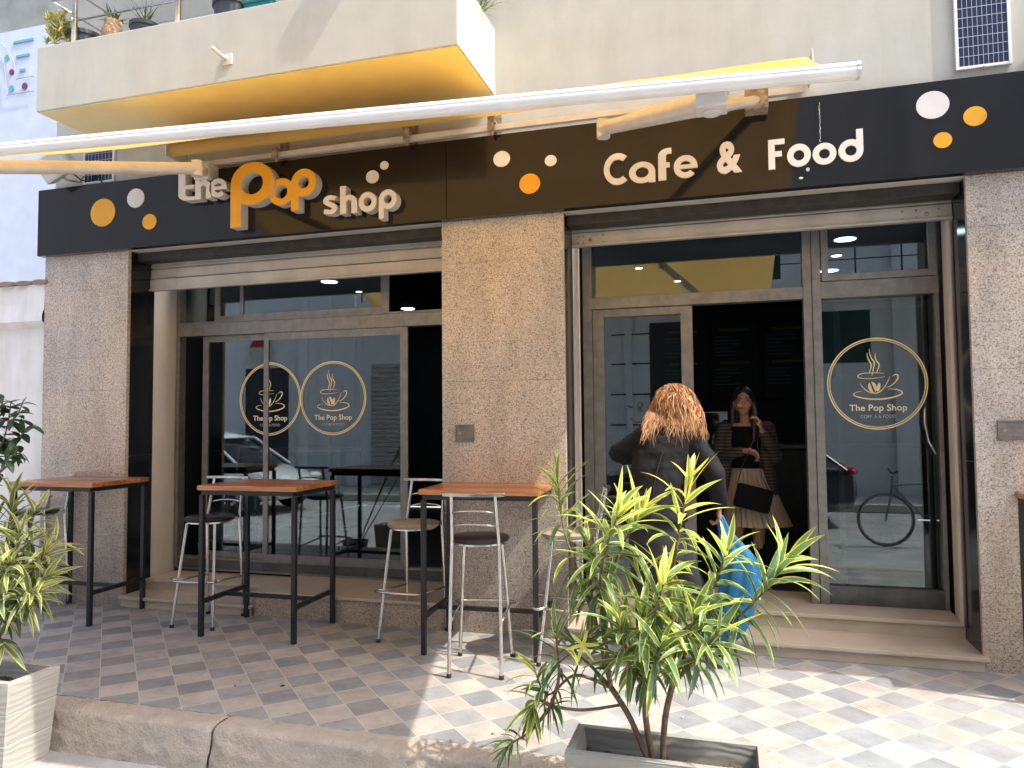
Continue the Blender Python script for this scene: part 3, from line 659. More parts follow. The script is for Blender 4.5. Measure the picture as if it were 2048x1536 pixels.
def arm(sh,elb,brk):
    sh,elb,brk=map(Vector,(sh,elb,brk))
    o=MB().tube([sh,elb],.034,12,sx=1).build('upper_arm',M['awning_cream'],A,smooth=True,auto=40)
    MB().tube([elb,brk],.036,12).build('forearm',M['awning_cream'],A,smooth=True,auto=40)
    MB().tube([elb-Vector((0,0,.05)),elb+Vector((0,0,.045))],.035,16).build('elbow',M['awning_cream'],A,smooth=True,auto=40)
    MB().box(sh.x-.07,sh.x+.07,sh.y-.03,-.005,sh.z-.06,sh.z+.07).build('shoulder_bracket',M['rust'] if sh.x>0 else M['awning_cream'],A,bevel=.008)
    MB().box(brk.x-.055,brk.x+.055,brk.y-.06,brk.y+.04,brk.z-.045,brk.z+.05).tube([brk-Vector((0,.0,.055)),brk+Vector((0,0,.0))],.034,12).build('bar_bracket',M['awning_cream'],A,bevel=.006)
arm((.22,-.16,3.50),(-.60,-1.15,3.04),(-.03,-2.25,2.655))
arm((-3.93,-.16,3.47),(-3.13,-1.2,3.075),(-3.72,-2.42,2.745))
# ------------------------------------------------------------ solar panels, floodlight, meter covers
def solar(x0,x1,z0,z1,label,nc):
    t=thing('solar_panel',((x0+x1)/2,-.02,z0),label,'solar panel','solar panels on the facade')
    rect(MB(),x0,x1,z0,z1,-.024,-.002,.018).build('frame',M['awning_white'],t,bevel=.002)
    cell=mat('blue cell',(.015,.025,.07),.22,noise_amt=.3,noise_scale=30); tt=NT(cell)
    mb=MB().box(x0+.0181,x1-.0181,-.019,-.006,z0+.0181,z1-.0181); pn=mb.build('cell_sheet',cell,t)
    mb=MB(); w=(x1-x0-.036)/nc; h=.060
    z=z0+.018+h
    while z<z1-.02: mb.box(x0+.018,x1-.018,-.0204,-.0192,z-.0013,z+.0013); z+=h
    for i in range(1,nc): x=x0+.018+w*i; mb.box(x-.001,x+.001,-.0206,-.0195,z0+.018,z1-.018)
    mb.build('grid_line',mat('silver grid line',(.55,.6,.65),.4),t)
    MB().tube([((x0+x1)/2,-.02,z0+.004),((x0+x1)/2,-.02,z0-.012)],.006,8).build('clamp',M['rust'],t)
    return t
solar(1.378,1.676,3.592,4.30,'large blue solar panel with white frame above the right end of the sign',10)
solar(-5.275,-4.945,3.545,3.835,'small blue solar panel on the facade behind the left awning arm',8)
t=thing('floodlight',(-5.38,-.1,3.6),'white box floodlight with cable at the left end of the sign','floodlight')
mb=MB().box(-.17,.13,-.05,.05,-.10,.10); mb.xf(Matrix.Translation((-5.36,-.19,3.68))@Matrix.Rotation(R(-24),4,'Y')@Matrix.Rotation(R(25),4,'X')).build('housing',M['awning_cream'],t,bevel=.012)
mb=MB().box(-.15,.11,-.056,-.05,-.085,.085); mb.xf(Matrix.Translation((-5.36,-.19,3.68))@Matrix.Rotation(R(-24),4,'Y')@Matrix.Rotation(R(25),4,'X')).build('lens',mat('frosted lens',(.6,.6,.55),.3),t)
MB().tube([(-5.40,-.15,3.62),(-5.38,-.08,3.58),(-5.30,-.03,3.57),(-5.26,-.02,3.62)],.01,8).build('bracket',M['rust'],t,smooth=True)
MB().tube([tuple(q) for q in [Vector((-5.30,-.12,3.63)),Vector((-5.20,-.10,3.55)),Vector((-5.13,-.04,3.57)),Vector((-5.14,-.02,3.62)),Vector((-5.10,-.03,3.60)),Vector((-5.05,-.03,3.53))]],.006,6).build('cable',M['rubber'],t,smooth=True)
for x0,x1,z0,z1,l in ((-1.880,-1.738,1.345,1.465,'small grey metal meter cover on the middle granite pillar'),(1.525,1.70,1.355,1.470,'small grey metal meter cover on the right granite pillar')):
    t=thing('meter_cover',((x0+x1)/2,0,z0),l,'meter cover','meter covers on the pillars')
    rect(MB(),x0,x1,z0,z1,-.014,-.001,.011).build('frame',M['grey_metal'],t,bevel=.002)
    MB().box(x0+.0115,x1-.0115,-.009,-.002,z0+.0115,z1-.0115).build('lid',M['grey_metal'],t,bevel=.001)
    MB().tube([(x0+.035,-.0095,(z0+z1)/2),(x0+.035,-.013,(z0+z1)/2)],.011,16).build('lock',M['rust'],t)
# ------------------------------------------------------------ bar tables
def make_table(w=.79,d=.58,h=1.055):
    t=thing('bar_table',(0,0,0),'x','table','bar tables on the pavement',wc=False)
    mb=MB(); n=6; bw=d/n; r=random.Random(5)
    for i in range(n):
        mb.box(-w/2+r.uniform(-.002,.004),w/2+r.uniform(-.004,.002),-d/2+bw*i+.0012,-d/2+bw*(i+1)-.0012,h-.034,h+r.uniform(-.0015,.0005),shade=r.random())
    mb.build('tabletop',M['table_wood'],t,bevel=.003)
    a,b=w/2-.028,d/2-.028
    rect(MB(),-a-.0155,a+.0155,0,1,0,1,.03)
    mb=MB().box(-a,a,-b-.0155,-b+.0155,h-.066,h-.0345).box(-a,a,b-.0155,b+.0155,h-.066,h-.0345).box(-a-.0150,-a+.0150,-b+.016,b-.016,h-.066,h-.0345).box(a-.0150,a+.0150,-b+.016,b-.016,h-.066,h-.0345)
    mb.build('apron',M['black_metal'],t)
    for sx in (-1,1):
        for sy in (-1,1): MB().box(sx*a-.0158,sx*a+.0158,sy*b-.0158,sy*b+.0158,0,h-.067).build('leg',M['black_metal'],t,bevel=.002)
        MB().box(sx*a-.012,sx*a+.012,-b+.016,b-.016,.225,.255).build('side_rail',M['black_metal'],t)
    MB().box(-a+.013,a-.013,-.014,.014,.227,.253).build('cross_rail',M['black_metal'],t)
    return t
T0=make_table()
for i,(x,y,a,l) in enumerate(((-3.212,-.300,1,'slatted orange wood bar table with black legs in front of the left window'),
    (-4.935,-.302,1,'slatted orange wood bar table at the far left beside the leafy planter'),
    (-1.545,-.262,3,'slatted orange wood bar table against the middle granite pillar'),
    (1.99,-.262,-2,'slatted orange wood bar table cut off by the right edge of the photo'))):
    t=T0 if i==0 else copy_tree(T0); t.location=(x,y,0); t.rotation_euler.z=R(a); t['label']=l
# ------------------------------------------------------------ bar stools
def make_stool(seat_m):
    t=thing('bar_stool',(0,0,0),'x','bar stool','chrome bar stools',wc=False)
    st=M['steel']; H=.79
    MB().lathe([(.02,H-.03),(.168,H-.03),(.180,H-.020),(.182,H-.006),(.172,H+.002),(.02,H+.008)],n=40).build('seat',seat_m,t,smooth=True,auto=50)
    MB().lathe([(.10,H-.042),(.158,H-.042),(.158,H-.0305),(.10,H-.0305)],n=40).build('seat_ring',st,t,smooth=True,auto=40)
    # front legs (towards -y), rear legs (towards +y) carry the back
    for s in (-1,1):
        MB().tube([(s*.168,-.195,.012),(s*.140,-.140,.45),(s*.118,-.105,H-.043)],.0115,12).build('leg',st,t,smooth=True,auto=50)
        MB().tube([(s*.155,.205,.012),(s*.148,.185,.45),(s*.142,.168,H-.06),(s*.140,.172,H),(s*.134,.205,H+.14),(s*.130,.235,1.055)],.0115,12).build('leg',st,t,smooth=True,auto=50)
        MB().tube([(s*.169,-.196,0),(s*.168,-.194,.022)],.015,12).build('foot_cap',M['rubber'],t)
        MB().tube([(s*.155,.206,0),(s*.155,.204,.022)],.015,12).build('foot_cap',M['rubber'],t)
        MB().tube([(s*.150,.19,.31),(s*.158,-.165,.34)],.0075,8).build('side_rail',st,t,smooth=True)
    MB().tube([(s_*.150+math.copysign(0,s_),y_,.345) for s_,y_ in ((-1.05,-.160),(-1.25,-.185),(-1.20,-.215),(-.6,-.235),(0,-.242),(.6,-.235),(1.20,-.215),(1.25,-.185),(1.05,-.160))],.0095,10).build('footrest',st,t,smooth=True,auto=60)
    for z,yy in ((H+.085,.195),(H+.165,.215)):
        MB().tube([(-.135,yy,z),(-.07,yy+.028,z+.012),(0,yy+.038,z+.016),(.07,yy+.028,z+.012),(.135,yy,z)],.0062,8).build('back_bar',st,t,smooth=True)
    pts=spline([(-.185,.222),(-.10,.247),(0,.258),(.10,.247),(.185,.222)],4); mb=MB(); k=len(pts); vs=[]
    for p in pts:
        for dy,dz in ((-.012,-.008),(.012,-.010),(.012,.010),(-.012,.012)): vs.append((p[0],p[1]+dy,1.062+dz))
    mb.add(vs,[(i*4+j,i*4+(j+1)%4,(i+1)*4+(j+1)%4,(i+1)*4+j) for i in range(k-1) for j in range(4)]+[(3,2,1,0),tuple((k-1)*4+j for j in range(4))])
    mb.build('top_rail',st,t,smooth=True,auto=30,bevel=.002)
    return t
st0=make_stool(M['black_seat']); sb0=None
def place(src,x,y,a,l,z=0,g=None):
    t=copy_tree(src); t.location=(x,y,z); t.rotation_euler.z=R(a); t['label']=l
    if g: t['group']=g
    return t
st0.location=(-1.470,-.668,0); st0.rotation_euler.z=R(189); st0['label']='chrome bar stool with round black seat nearest the camera, its back to the street'
place(st0,-3.775,-.235,3,'chrome bar stool with black seat at the table before the left window')
place(st0,-5.50,-.22,-12,'chrome bar stool with black seat at the far left behind the planter leaves')
sb0=place(st0,-2.125,-.190,-3,'chrome bar stool with round beige seat beside the left window, facing the street')
for k in kids(sb0):
    if k.name.startswith('seat') and not k.name.startswith('seat_ring'):
        k.data=k.data.copy(); k.data.materials[0]=M['beige_seat']
place(sb0,-.98,-.36,-78,'chrome bar stool with beige seat partly hidden by the variegated shrub')
place(st0,-4.62,1.35,20,'bar stool with black seat inside the cafe behind the left window',z=.175)
#MARK3
# ------------------------------------------------------------ plants
def leaf(mb,base,d,upv,L,w,droop,young=.5,fold=.25,n=7,blunt=.5,curl=0):
    d=d.normalized(); side=d.cross(upv); side=side.normalized() if side.length>1e-4 else d.orthogonal().normalized()
    p=Vector(base); vs=[];ac=[]; st=L/n; ax=d.copy()
    for i in range(n+1):
        t=i/n; wd=w*.5*(math.sin(PI*min(1,t**.75*.97+.03)))**(.8) if i<n else 0.0005
        if i==0: wd=w*.08
        nn=side.cross(ax).normalized()
        for s in (-1,-.5,0,.5,1):
            q=p+side*(s*wd)+nn*(abs(s)*wd*fold); vs.append(q); ac.append(abs(s)*.9+.05)
        ax=(ax+Vector((0,0,-1))*droop/n+side*curl/n).normalized(); p=p+ax*st
    fs=[(i*5+j,i*5+j+1,(i+1)*5+j+1,(i+1)*5+j) for i in range(n) for j in range(4)]
    mb.add(vs,fs,across=ac,young=[young]*len(vs))
def rosette(lm,sm,path,zone,nl,L,w,r,yb=.5,rad=.006,top_up=25,bot=115,droop=1.0,base_rad=None):
    nl=int(nl*1.0)
    P=[Vector(p) for p in path]; P=spline3(P,5); cum=[0]
    for a,b in zip(P,P[1:]): cum.append(cum[-1]+(b-a).length)
    tot=cum[-1]; br=base_rad or rad*1.9
    sm.tube(P,[br+(rad*.6-br)*(c/tot) for c in cum],7)
    ga=0
    for i in range(nl):
        t=(i+.5)/nl; s=tot-zone*(1-t)**1.05
        s=max(0,s); k=max(j for j in range(len(cum)) if cum[j]<=s+1e-9); k=min(k,len(P)-2); f=(s-cum[k])/max(1e-6,cum[k+1]-cum[k])
        q=P[k].lerp(P[k+1],f); ax=(P[k+1]-P[k]).normalized(); o=ax.orthogonal().normalized(); o2=ax.cross(o)
        ga+=2.4+r.uniform(-.4,.4); rdv=o*math.cos(ga)+o2*math.sin(ga)
        an=R(bot+(top_up-bot)*t**.8+r.uniform(-24,24)); d=ax*math.cos(an)+rdv*math.sin(an)
        ll=1.2*L*(.55+.55*math.sin(PI*min(1,.15+.85*(1-t)))**.6)*r.uniform(.8,1.15)
        if t>.9: ll*=.75
        leaf(lm,q,d,ax if an<2 else Vector((0,0,1)),ll,w*(.86+.25*t)*r.uniform(.75,1.25)*(.8 if t>.9 else 1),droop*r.uniform(.5,2.4)*(1.25-t*.95),young=max(0,min(1.4,yb*(.25+.9*t**2)+r.uniform(-.25,.25)+(.7 if r.random()<.07 else 0))),curl=r.uniform(-.35,.35))
def spline3(P,k):
    out=[]
    for i in range(len(P)-1):
        p0=P[max(i-1,0)];p1=P[i];p2=P[i+1];p3=P[min(i+2,len(P)-1)]
        for j in range(k):
            t=j/k; out.append(.5*((2*p1)+(p2-p0)*t+(2*p0-5*p1+4*p2-p3)*t*t+(3*p1-p0-3*p2+p3)*t**3))
    out.append(P[-1]); return out
def planter(cx,cy,label,m=None,L=.76,Wd=.29,zt=.25,zb=-.2,wood=True,ang=0):
    t=thing('planter',(cx,cy,zb),label,'planter','cast planters along the kerb')
    a,b=L/2,Wd/2; th=.032; k=.88; mb=MB(); H=zt-zb
    def ringp(sx,sy,z): 
        return [(cx-sx,cy-sy,z),(cx+sx,cy-sy,z),(cx+sx,cy+sy,z),(cx-sx,cy+sy,z)]
    lv=[]
    n=3; zs=[zb+H*i/n for i in range(n+1)]
    def wd(z): f=(z-zb)/H; return k+(1-k)*f
    for i in range(n):
        z0,z1=zs[i],zs[i+1]; lv+= [(wd(z0),z0,0),(wd(z0),z0+.004,0),(wd(z1),z1-.010,0),(wd(z1)*.988,z1-.004,1)]
    lv+=[(1,zt-.003,0),(.994,zt,0)]
    rings=[ringp(a*f,b*(f if q==0 else f*.985),z) for f,z,q in lv]
    rings+= [ringp(a-th,b-th,zt),ringp(a-th-.02,b-th-.012,zt-.16),ringp(a-th-.02,b-th-.012,zt-.17)]
    vs=[p for r_ in rings for p in r_]
    mb.add(vs,[(i*4+j,i*4+(j+1)%4,(i+1)*4+(j+1)%4,(i+1)*4+j) for i in range(len(rings)-1) for j in range(4)]+[(3,2,1,0)])
    mb.build('box',m or M['cast'],t,bevel=.005)
    nx,ny=60,22; vs=[]
    for i in range(nx+1):
        for j in range(ny+1):
            x=cx+(a-th-.012)*(2*i/nx-1); y=cy+(b-th-.006)*(2*j/ny-1); vs.append((x,y,zt-.085+.018*noise.fractal(Vector((x*30,y*30,0)),1,2,4)+.012*noise.noise(Vector((x*6,y*6,3)))))
    MB().add(vs,[(i*(ny+1)+j,(i+1)*(ny+1)+j,(i+1)*(ny+1)+j+1,i*(ny+1)+j+1) for i in range(nx) for j in range(ny)]).build('soil',M['soil'],t,smooth=True)
    return t
planter(-.252,-2.075,'weathered grey planter box, colour darkened for shade, under the variegated shrub at the bottom centre',m=cast_mat((.27,.275,.245)),L=.73,Wd=.27)  # same cast concrete, its tone lowered to stand in for shade
planter(-3.725,-2.06,'pale cast planter box with wood grain at the bottom left corner')
r=random.Random(21)
sh=thing('variegated_shrub',(-.26,-2.07,.17),'tall shrub with long yellow edged green leaves in the planter at the bottom centre','shrub','shrubs in the planters')
lm,sm=MB(),MB()
base=at_y(1308,1512,-2.06); base.z=.15
def P_(*a): return [at_y(u,v,y) for u,v,y in a]
trunk1=[base+Vector((-.01,0,0))]+P_((1262,1440,-2.06),(1222,1375,-2.05))
trunk2=[base+Vector((.0,.01,0))]+P_((1292,1440,-2.07),(1291,1375,-2.08))
trunk3=[base+Vector((.03,0,0))]+P_((1330,1440,-2.05),(1345,1370,-2.04))
trunk4=P_((1240,1410,-2.05),(1165,1420,-2.1),(1102,1412,-2.12))
for tk,ra in ((trunk1,.0115),(trunk2,.012),(trunk3,.012),(trunk4,.006)): sm.tube(spline3([Vector(p) for p in tk],5),ra,9)
W3=[Vector(p) for p in trunk3][-1:]
for path,zone,nl,L,w,yb in (
  ((trunk1[-1],(1188,1240,-2.02),(1152,1135,-1.98),(1126,1050,-1.97),(1114,950,-1.97)),.52,44,.165,.026,.45),
  ((trunk1[-1],(1208,1250,-2.08),(1200,1160,-2.1),(1216,1085,-2.12),(1243,1015,-2.14)),.42,46,.17,.027,.8),
  ((trunk2[-1],(1225,1210,-2.0),(1232,1120,-1.98),(1262,1060,-1.96),(1285,1020,-1.96)),.30,32,.165,.027,.8),
  ((trunk1[-1],(1190,1230,-2.0),(1180,1150,-1.95),(1176,1085,-1.93)),.30,30,.15,.024,.4),
  ((trunk3[-1],(1336,1250,-2.0),(1345,1150,-1.98),(1362,1050,-1.98),(1380,955,-1.98)),.50,36,.165,.027,1.5),
  ((trunk3[-1],(1385,1270,-2.05),(1422,1190,-2.08),(1456,1095,-2.1)),.36,32,.175,.029,.55),
  ((trunk3[-1],(1412,1290,-2.05),(1480,1232,-2.1),(1535,1175,-2.12),(1578,1115,-2.14)),.42,42,.175,.027,.55),
  ((trunk2[-1],(1292,1300,-2.15),(1312,1220,-2.2),(1332,1150,-2.22)),.26,26,.16,.028,.75),
  ((trunk2[-1],(1285,1310,-2.12),(1286,1225,-2.16)),.24,25,.155,.027,.8),
  ((trunk2[-1],(1258,1330,-2.15),(1238,1235,-2.2)),.24,24,.15,.026,.6),
  ((trunk3[-1],(1362,1310,-2.15),(1392,1225,-2.22)),.26,25,.16,.027,.6),
  ((trunk3[-1],(1352,1300,-2.0),(1350,1215,-1.9)),.26,30,.15,.026,.4),
  ((trunk3[-1],(1400,1310,-2.2),(1440,1260,-2.26)),.22,20,.15,.025,.3),
  ((trunk2[-1],(1275,1320,-2.0),(1255,1270,-1.9)),.22,28,.15,.026,.35),
  ((trunk2[-1],(1310,1330,-2.2),(1325,1285,-2.28)),.20,20,.15,.026,.45),
  ((trunk1[-1],(1185,1335,-2.05),(1150,1300,-2.08),(1168,1275,-2.1)),.20,20,.14,.022,.2),
  ((trunk4[-1],(1118,1350,-2.12),(1110,1262,-2.12)),.17,17,.16,.023,.2),
  ((trunk1[-1],(1150,1350,-2.1),(1095,1390,-2.12),(1068,1335,-2.12)),.17,22,.14,.022,.7),
  ((trunk4[-1],(1075,1400,-2.12),(1064,1430,-2.14)),.15,30,.13,.022,.6),
  ((trunk4[-1],(1062,1462,-2.14),(1030,1482,-2.15),(1010,1497,-2.16)),.08,14,.10,.018,.3)):
    pts=[p if isinstance(p,Vector) else at_y(*p) for p in path]
    rosette(lm,sm,pts,zone,nl,L,w,r,yb,rad=.0045)
# one wholly yellow star of leaves
q=at_y(1166,1290,-2.2)
for k in range(6):
    a=k*PI/3+.2; leaf(lm,q,Vector((math.cos(a),-.25,math.sin(a))),Vector((0,-1,0)),.07,.014,.1,young=1.6)
lm.build('foliage',M['leaf'],sh,smooth=True); sm.build('stem',M['bark'],sh,smooth=True)
# pale shrub at the left
sh=thing('variegated_shrub',(-3.75,-2.05,.17),'pale shrub with drooping cream edged leaves in the planter at the bottom left','shrub','shrubs in the planters')
lm,sm=MB(),MB(); b0=Vector((-3.72,-2.05,.15)); b1=at_y(-5,1240,-2.05)
sm.tube([b0,at_y(-4,1310,-2.05),b1],.011,9)
for u,v,y,zn,nl in ((28,985,-2.05,.40,40),(75,1010,-2.0,.3,26),(92,1105,-2.05,.28,28),(98,1150,-2.1,.26,26),(40,1060,-2.15,.3,32),(20,1120,-2.2,.3,34),(-15,1040,-2.1,.3,30),(-40,1090,-2.0,.3,26),(65,1180,-2.15,.2,24),(0,1190,-2.2,.25,30),(-30,1180,-2.15,.25,24),(110,1080,-2.0,.2,14),(8,1290,-2.15,.12,12)):
    tp=at_y(u,v,y); mid=b1.lerp(tp,.5)+Vector((r.uniform(-.02,.02),0,-.02)); rosette(lm,sm,[b1,mid,tp],zn,nl,.15,.024,r,.75,rad=.004)
lm.build('foliage',M['leaf_pale'],sh,smooth=True); sm.build('stem',M['bark'],sh,smooth=True)
# oval leaved plant
sh=thing('rubber_plant',(-4.42,-2.05,-.2),'dark glossy oval leaved plant at the left edge above the pale shrub','plant')
lm,sm=MB(),MB(); b0=Vector((-4.42,-2.05,-.1))
for path in ([(-70,1020),(-20,930),(10,870),(22,805)],[(-70,1000),(-10,900),(30,880),(64,852)],[(-60,980),(-30,880),(0,820),(5,800)],[(-70,1040),(-10,960),(20,915),(42,905)],[(-60,960),(-20,850),(25,840),(45,808)]):
    P=[b0]+[at_y(u,v,-2.1+r.uniform(-.08,.08)) for u,v in path]; P=spline3(P,5); sm.tube(P,[.007-.0045*i/len(P) for i in range(len(P))],6)
    for i in range(7,len(P)):
        for k in range(2):
            a=r.uniform(0,6.28); ax=(P[i]-P[i-1]).normalized(); o=ax.orthogonal().normalized(); rd=o*math.cos(a)+ax.cross(o)*math.sin(a)
            leaf(lm,P[i],ax*.5+rd,Vector((0,-.4,1)),r.uniform(.055,.085),r.uniform(.03,.04),r.uniform(.2,1.2),young=r.random()*.5,fold=.15)
lm.build('foliage',M['leaf_dark'],sh,smooth=True); sm.build('stem',M['bark'],sh,smooth=True)
MB().lathe([(.12,-.2),(.16,.02),(.17,.03),(.15,.03),(.14,-.03),(.01,-.03)],(-4.42,-2.05,0)).build('pot',M['pot'],sh,smooth=True,auto=40)
# pots behind the balcony parapet
MB().box(-4.80,-1.70,-.66,-.42,3.975,4.24).build('plant_bench',M['concrete'],bal)
def pot(cx,cy,z,rt_,rb_,h,name,label,m,cat='plant pot'):
    t=thing(name,(cx,cy,z),label,cat,'pots on the balcony')
    MB().lathe([(rb_,0),(rt_*.97,h*.86),(rt_*.97,h*.88),(rt_*1.05,h*.88),(rt_*1.05,h),(rt_*.93,h),(rt_*.88,h*.85),(.01,h*.85)],(cx,cy,z)).build('pot',m,t,smooth=True,auto=40); return t
def tuft(c,n,L,w,mt,t,spread=.8,droop=.6,yb=.5,seed=1):
    mb=MB(); rr=random.Random(seed)
    for i in range(n):
        a=rr.uniform(0,6.28); s=rr.uniform(.1,spread); leaf(mb,Vector(c)+Vector((rr.uniform(-1,1),rr.uniform(-1,1),0))*.03,Vector((math.cos(a)*s,math.sin(a)*s,1)),Vector((0,0,1)),L*rr.uniform(.6,1.2),w,droop*rr.uniform(.3,1.3),young=rr.random()*yb,n=5)
    mb.build('foliage',mt,t,smooth=True)
t=pot(-4.72,-.55,4.24,.125,.10,.26,'flower_pot','dark pot with bushy yellow green succulent at the left corner of the balcony',M['pot'])
mb=MB(); rr=random.Random(4)
for k in range(26):
    c=at_y(rr.uniform(88,135),rr.uniform(30,85),-.66+rr.uniform(-.05,.05))
    mb.tube([Vector((-4.74,-.58,4.42)),Vector((-4.74,-.6,4.44)).lerp(c,.6)+Vector((0,0,.03)),c],.004,5,across=[0]*15,young=[.3]*15)
    for i in range(14):
        a=rr.uniform(0,6.28); leaf(mb,c+Vector((rr.uniform(-1,1),rr.uniform(-1,1),rr.uniform(-1,1)))*.02,Vector((math.cos(a),math.sin(a),rr.uniform(.3,1.4))),Vector((0,0,1)),.05*rr.uniform(.7,1.3),.014,-.3,young=rr.random(),n=4)
mb.build('foliage',M['leaf_succ'],t,smooth=True)
t=pot(-4.15,-.55,4.24,.105,.08,.25,'flower_pot','round dark pot with thin grass on the balcony between two railing posts',M['pot']); tuft((-4.15,-.55,4.46),40,.22,.008,M['leaf_pale'],t,.8,1.,seed=2)
t=pot(-4.05,-.50,4.24,.09,.07,.20,'flower_pot','dark pot half hidden behind the grass pot on the balcony',M['pot'])
t=thing('hanging_basket',(-4.42,-.58,4.30),'tan woven basket planter hanging on the balcony railing','basket')
MB().lathe([(.01,0),(.055,.02),(.082,.08),(.075,.15),(.055,.20),(.06,.22),(.04,.22),(.01,.18)],(-4.42,-.58,4.33)).build('basket',M['clay'],t,smooth=True); tuft((-4.42,-.58,4.53),26,.12,.02,M['leaf'],t,1.2,1.,seed=5)
t=pot(-4.30,-.52,4.24,.06,.05,.06,'flower_pot','low pot of yellow green succulent right of the basket on the balcony',M['pot']); tuft((-4.30,-.53,4.28),70,.11,.018,M['leaf_succ'],t,1.3,.2,1.,seed=6)
t=pot(-3.38,-.55,4.24,.13,.10,.28,'flower_pot','large dark round pot on the balcony cut off by the top edge',M['pot']); tuft((-3.38,-.55,4.5),30,.3,.03,M['leaf'],t,seed=7)
t=thing('storage_crate',(-3.16,-.54,4.24),'teal plastic crate beside the large dark pot on the balcony','crate'); MB().box(-3.25,-3.02,-.60,-.45,4.24,4.50).box(-3.26,-3.01,-.61,-.44,4.47,4.49).build('crate_body',mat('teal plastic',(.02,.22,.22),.4),t,bevel=.008)
t=pot(-1.66,-.30,4.24,.07,.06,.11,'flower_pot','small pot with spiky grey green plant at the right end of the balcony',M['pot']); tuft((-1.60,-.28,4.30),60,.20,.007,M['leaf_pale'],t,1.3,.9,seed=8)
t=thing('streak_caster',(-1.9,-.86,5.0),'streak caster with long dry stems, added out of view to throw shadow lines on the balcony','streak caster')  # unseen box and stems added to cast the streaks on the balcony front
MB().box(-1.98,-1.74,-.95,-.79,5.14,5.28).build('box',M['pot'],t,bevel=.01)
mb=MB(); rr=random.Random(12)
for i in range(26):
    x=rr.uniform(-2.0,-1.5); y=-.86+rr.uniform(-.05,.03); mb.tube([(x,y,5.25),(x+rr.uniform(-.05,.05),y-.03,5.55),(x+rr.uniform(-.1,.1),y-.04,5.9+rr.uniform(-.2,.2))],rr.uniform(.004,.014),5,across=[0]*15,young=[.3]*15)
mb.build('foliage',M['leaf_pale'],t)
#MARK4
# ------------------------------------------------------------ people
def remesh(o,vox,sm=4,fac=.5):
    m=o.modifiers.new('r','REMESH'); m.mode='VOXEL'; m.voxel_size=vox; m.use_smooth_shade=True
    s=o.modifiers.new('s','SMOOTH'); s.factor=fac; s.iterations=sm; return o
def loft(mb,rings,n=28,pleat=None,caps=True):
    """rings: (centre, rx, ry[, yaw]) stacked ellipses; pleat(i,j)->radius factor"""
    vs=[]
    for i,rg in enumerate(rings):
        c,rx,ry=rg[:3]; yw=rg[3] if len(rg)>3 else 0
        for j in range(n):
            a=2*PI*j/n; f=pleat(i,j) if pleat else 1; x,y=rx*math.cos(a)*f,ry*math.sin(a)*f
            vs.append((c[0]+x*math.cos(yw)-y*math.sin(yw),c[1]+x*math.sin(yw)+y*math.cos(yw),c[2]))
    fs=[(i*n+j,i*n+(j+1)%n,(i+1)*n+(j+1)%n,(i+1)*n+j) for i in range(len(rings)-1) for j in range(n)]
    if caps: fs+=[tuple(range(n))[::-1],tuple((len(rings)-1)*n+j for j in range(n))]
    return mb.add(vs,fs)
def hand(mb,wrist,palm_dir,finger_dir,side,right=1,s=1.):
    """palm + five curled fingers; palm_dir: wrist->knuckles, finger_dir: where fingers curl, side: across towards the thumb"""
    w=Vector(wrist); p=Vector(palm_dir).normalized(); f=Vector(finger_dir).normalized(); t=Vector(side).normalized()
    kn=w+p*.075*s
    for k,off in enumerate((.028,.010,-.010,-.027)):
        mb.caps([(w+t*off*.6*s,.015*s),(kn+t*off*s,.0125*s)],10)
        l=(.036,.041,.038,.030)[k]*s; a=kn+t*off*s; b=a+(p*.75+f*.65).normalized()*l; c=b+(p*.1+f).normalized()*l*.75; d=c+(f*.7-p*.7).normalized()*l*.6
        mb.caps([(a,.0098*s),(b,.009*s),(c,.0083*s),(d,.0075*s)],8)
    a=w+t*.022*s+p*.02*s; b=a+(t*.8+p*.6).normalized()*.035*s; c=b+(p*.7+f*.7).normalized()*.032*s; mb.caps([(a,.014*s),(b,.011*s),(c,.009*s)],8)
M['skin']=mat('skin',(.36,.19,.115),.5,noise_amt=.1,noise_scale=30); M['skin'].node_tree.nodes['Principled BSDF'].inputs['Subsurface Weight'].default_value=.08
M['hair_blond']=mat('copper blond hair',(.52,.25,.09),.42,noise_amt=.6,noise_scale=22,col2=(.24,.10,.035))
q=NT(M['hair_blond']); at=q.n('Attribute'); at.attribute_name='shade'
q.l(q.ramp(at.outputs['Fac'],(0,(.13,.050,.018)),(.35,(.28,.125,.045)),(.7,(.44,.225,.09)),(1,(.64,.39,.19))),q.b.inputs['Base Color'])
M['hair_dark']=mat('dark hair',(.012,.009,.008),.4)
M['jacket']=mat('charcoal wool jacket',(.014,.0135,.016),.85,spec=.2,noise_amt=.25,noise_scale=5,bump=.15,bump_scale=300)
M['trousers']=mat('dark trousers',(.014,.014,.016),.8,noise_amt=.3,noise_scale=6)
M['shoe']=mat('pale trainer',(.45,.45,.5),.6,noise_amt=.5,noise_scale=25)
M['blue']=mat('blue cloth',(.0,.12,.27),.7,noise_amt=.35,noise_scale=7,bump=.3,bump_scale=18)
M['black_cloth']=mat('black cloth',(.004,.004,.0045),.9,spec=.15)
w1=thing('person',(-.38,-.4,0),'person with copper blond hair in a charcoal jacket, seen from behind, carrying a blue bag','person')
b=MB()
loft(b,[((-.42,-.46,.74),.10,.08),((-.42,-.46,.84),.130,.10),((-.42,-.46,.93),.145,.11),((-.42,-.455,1.05),.125,.095),((-.39,-.43,1.20),.14,.105),((-.35,-.38,1.33),.15,.10),((-.33,-.35,1.41),.11,.075)])
b.caps([((-.33,-.34,1.37),.062),((-.325,-.28,1.46),.052),((-.315,-.25,1.51),.055)])
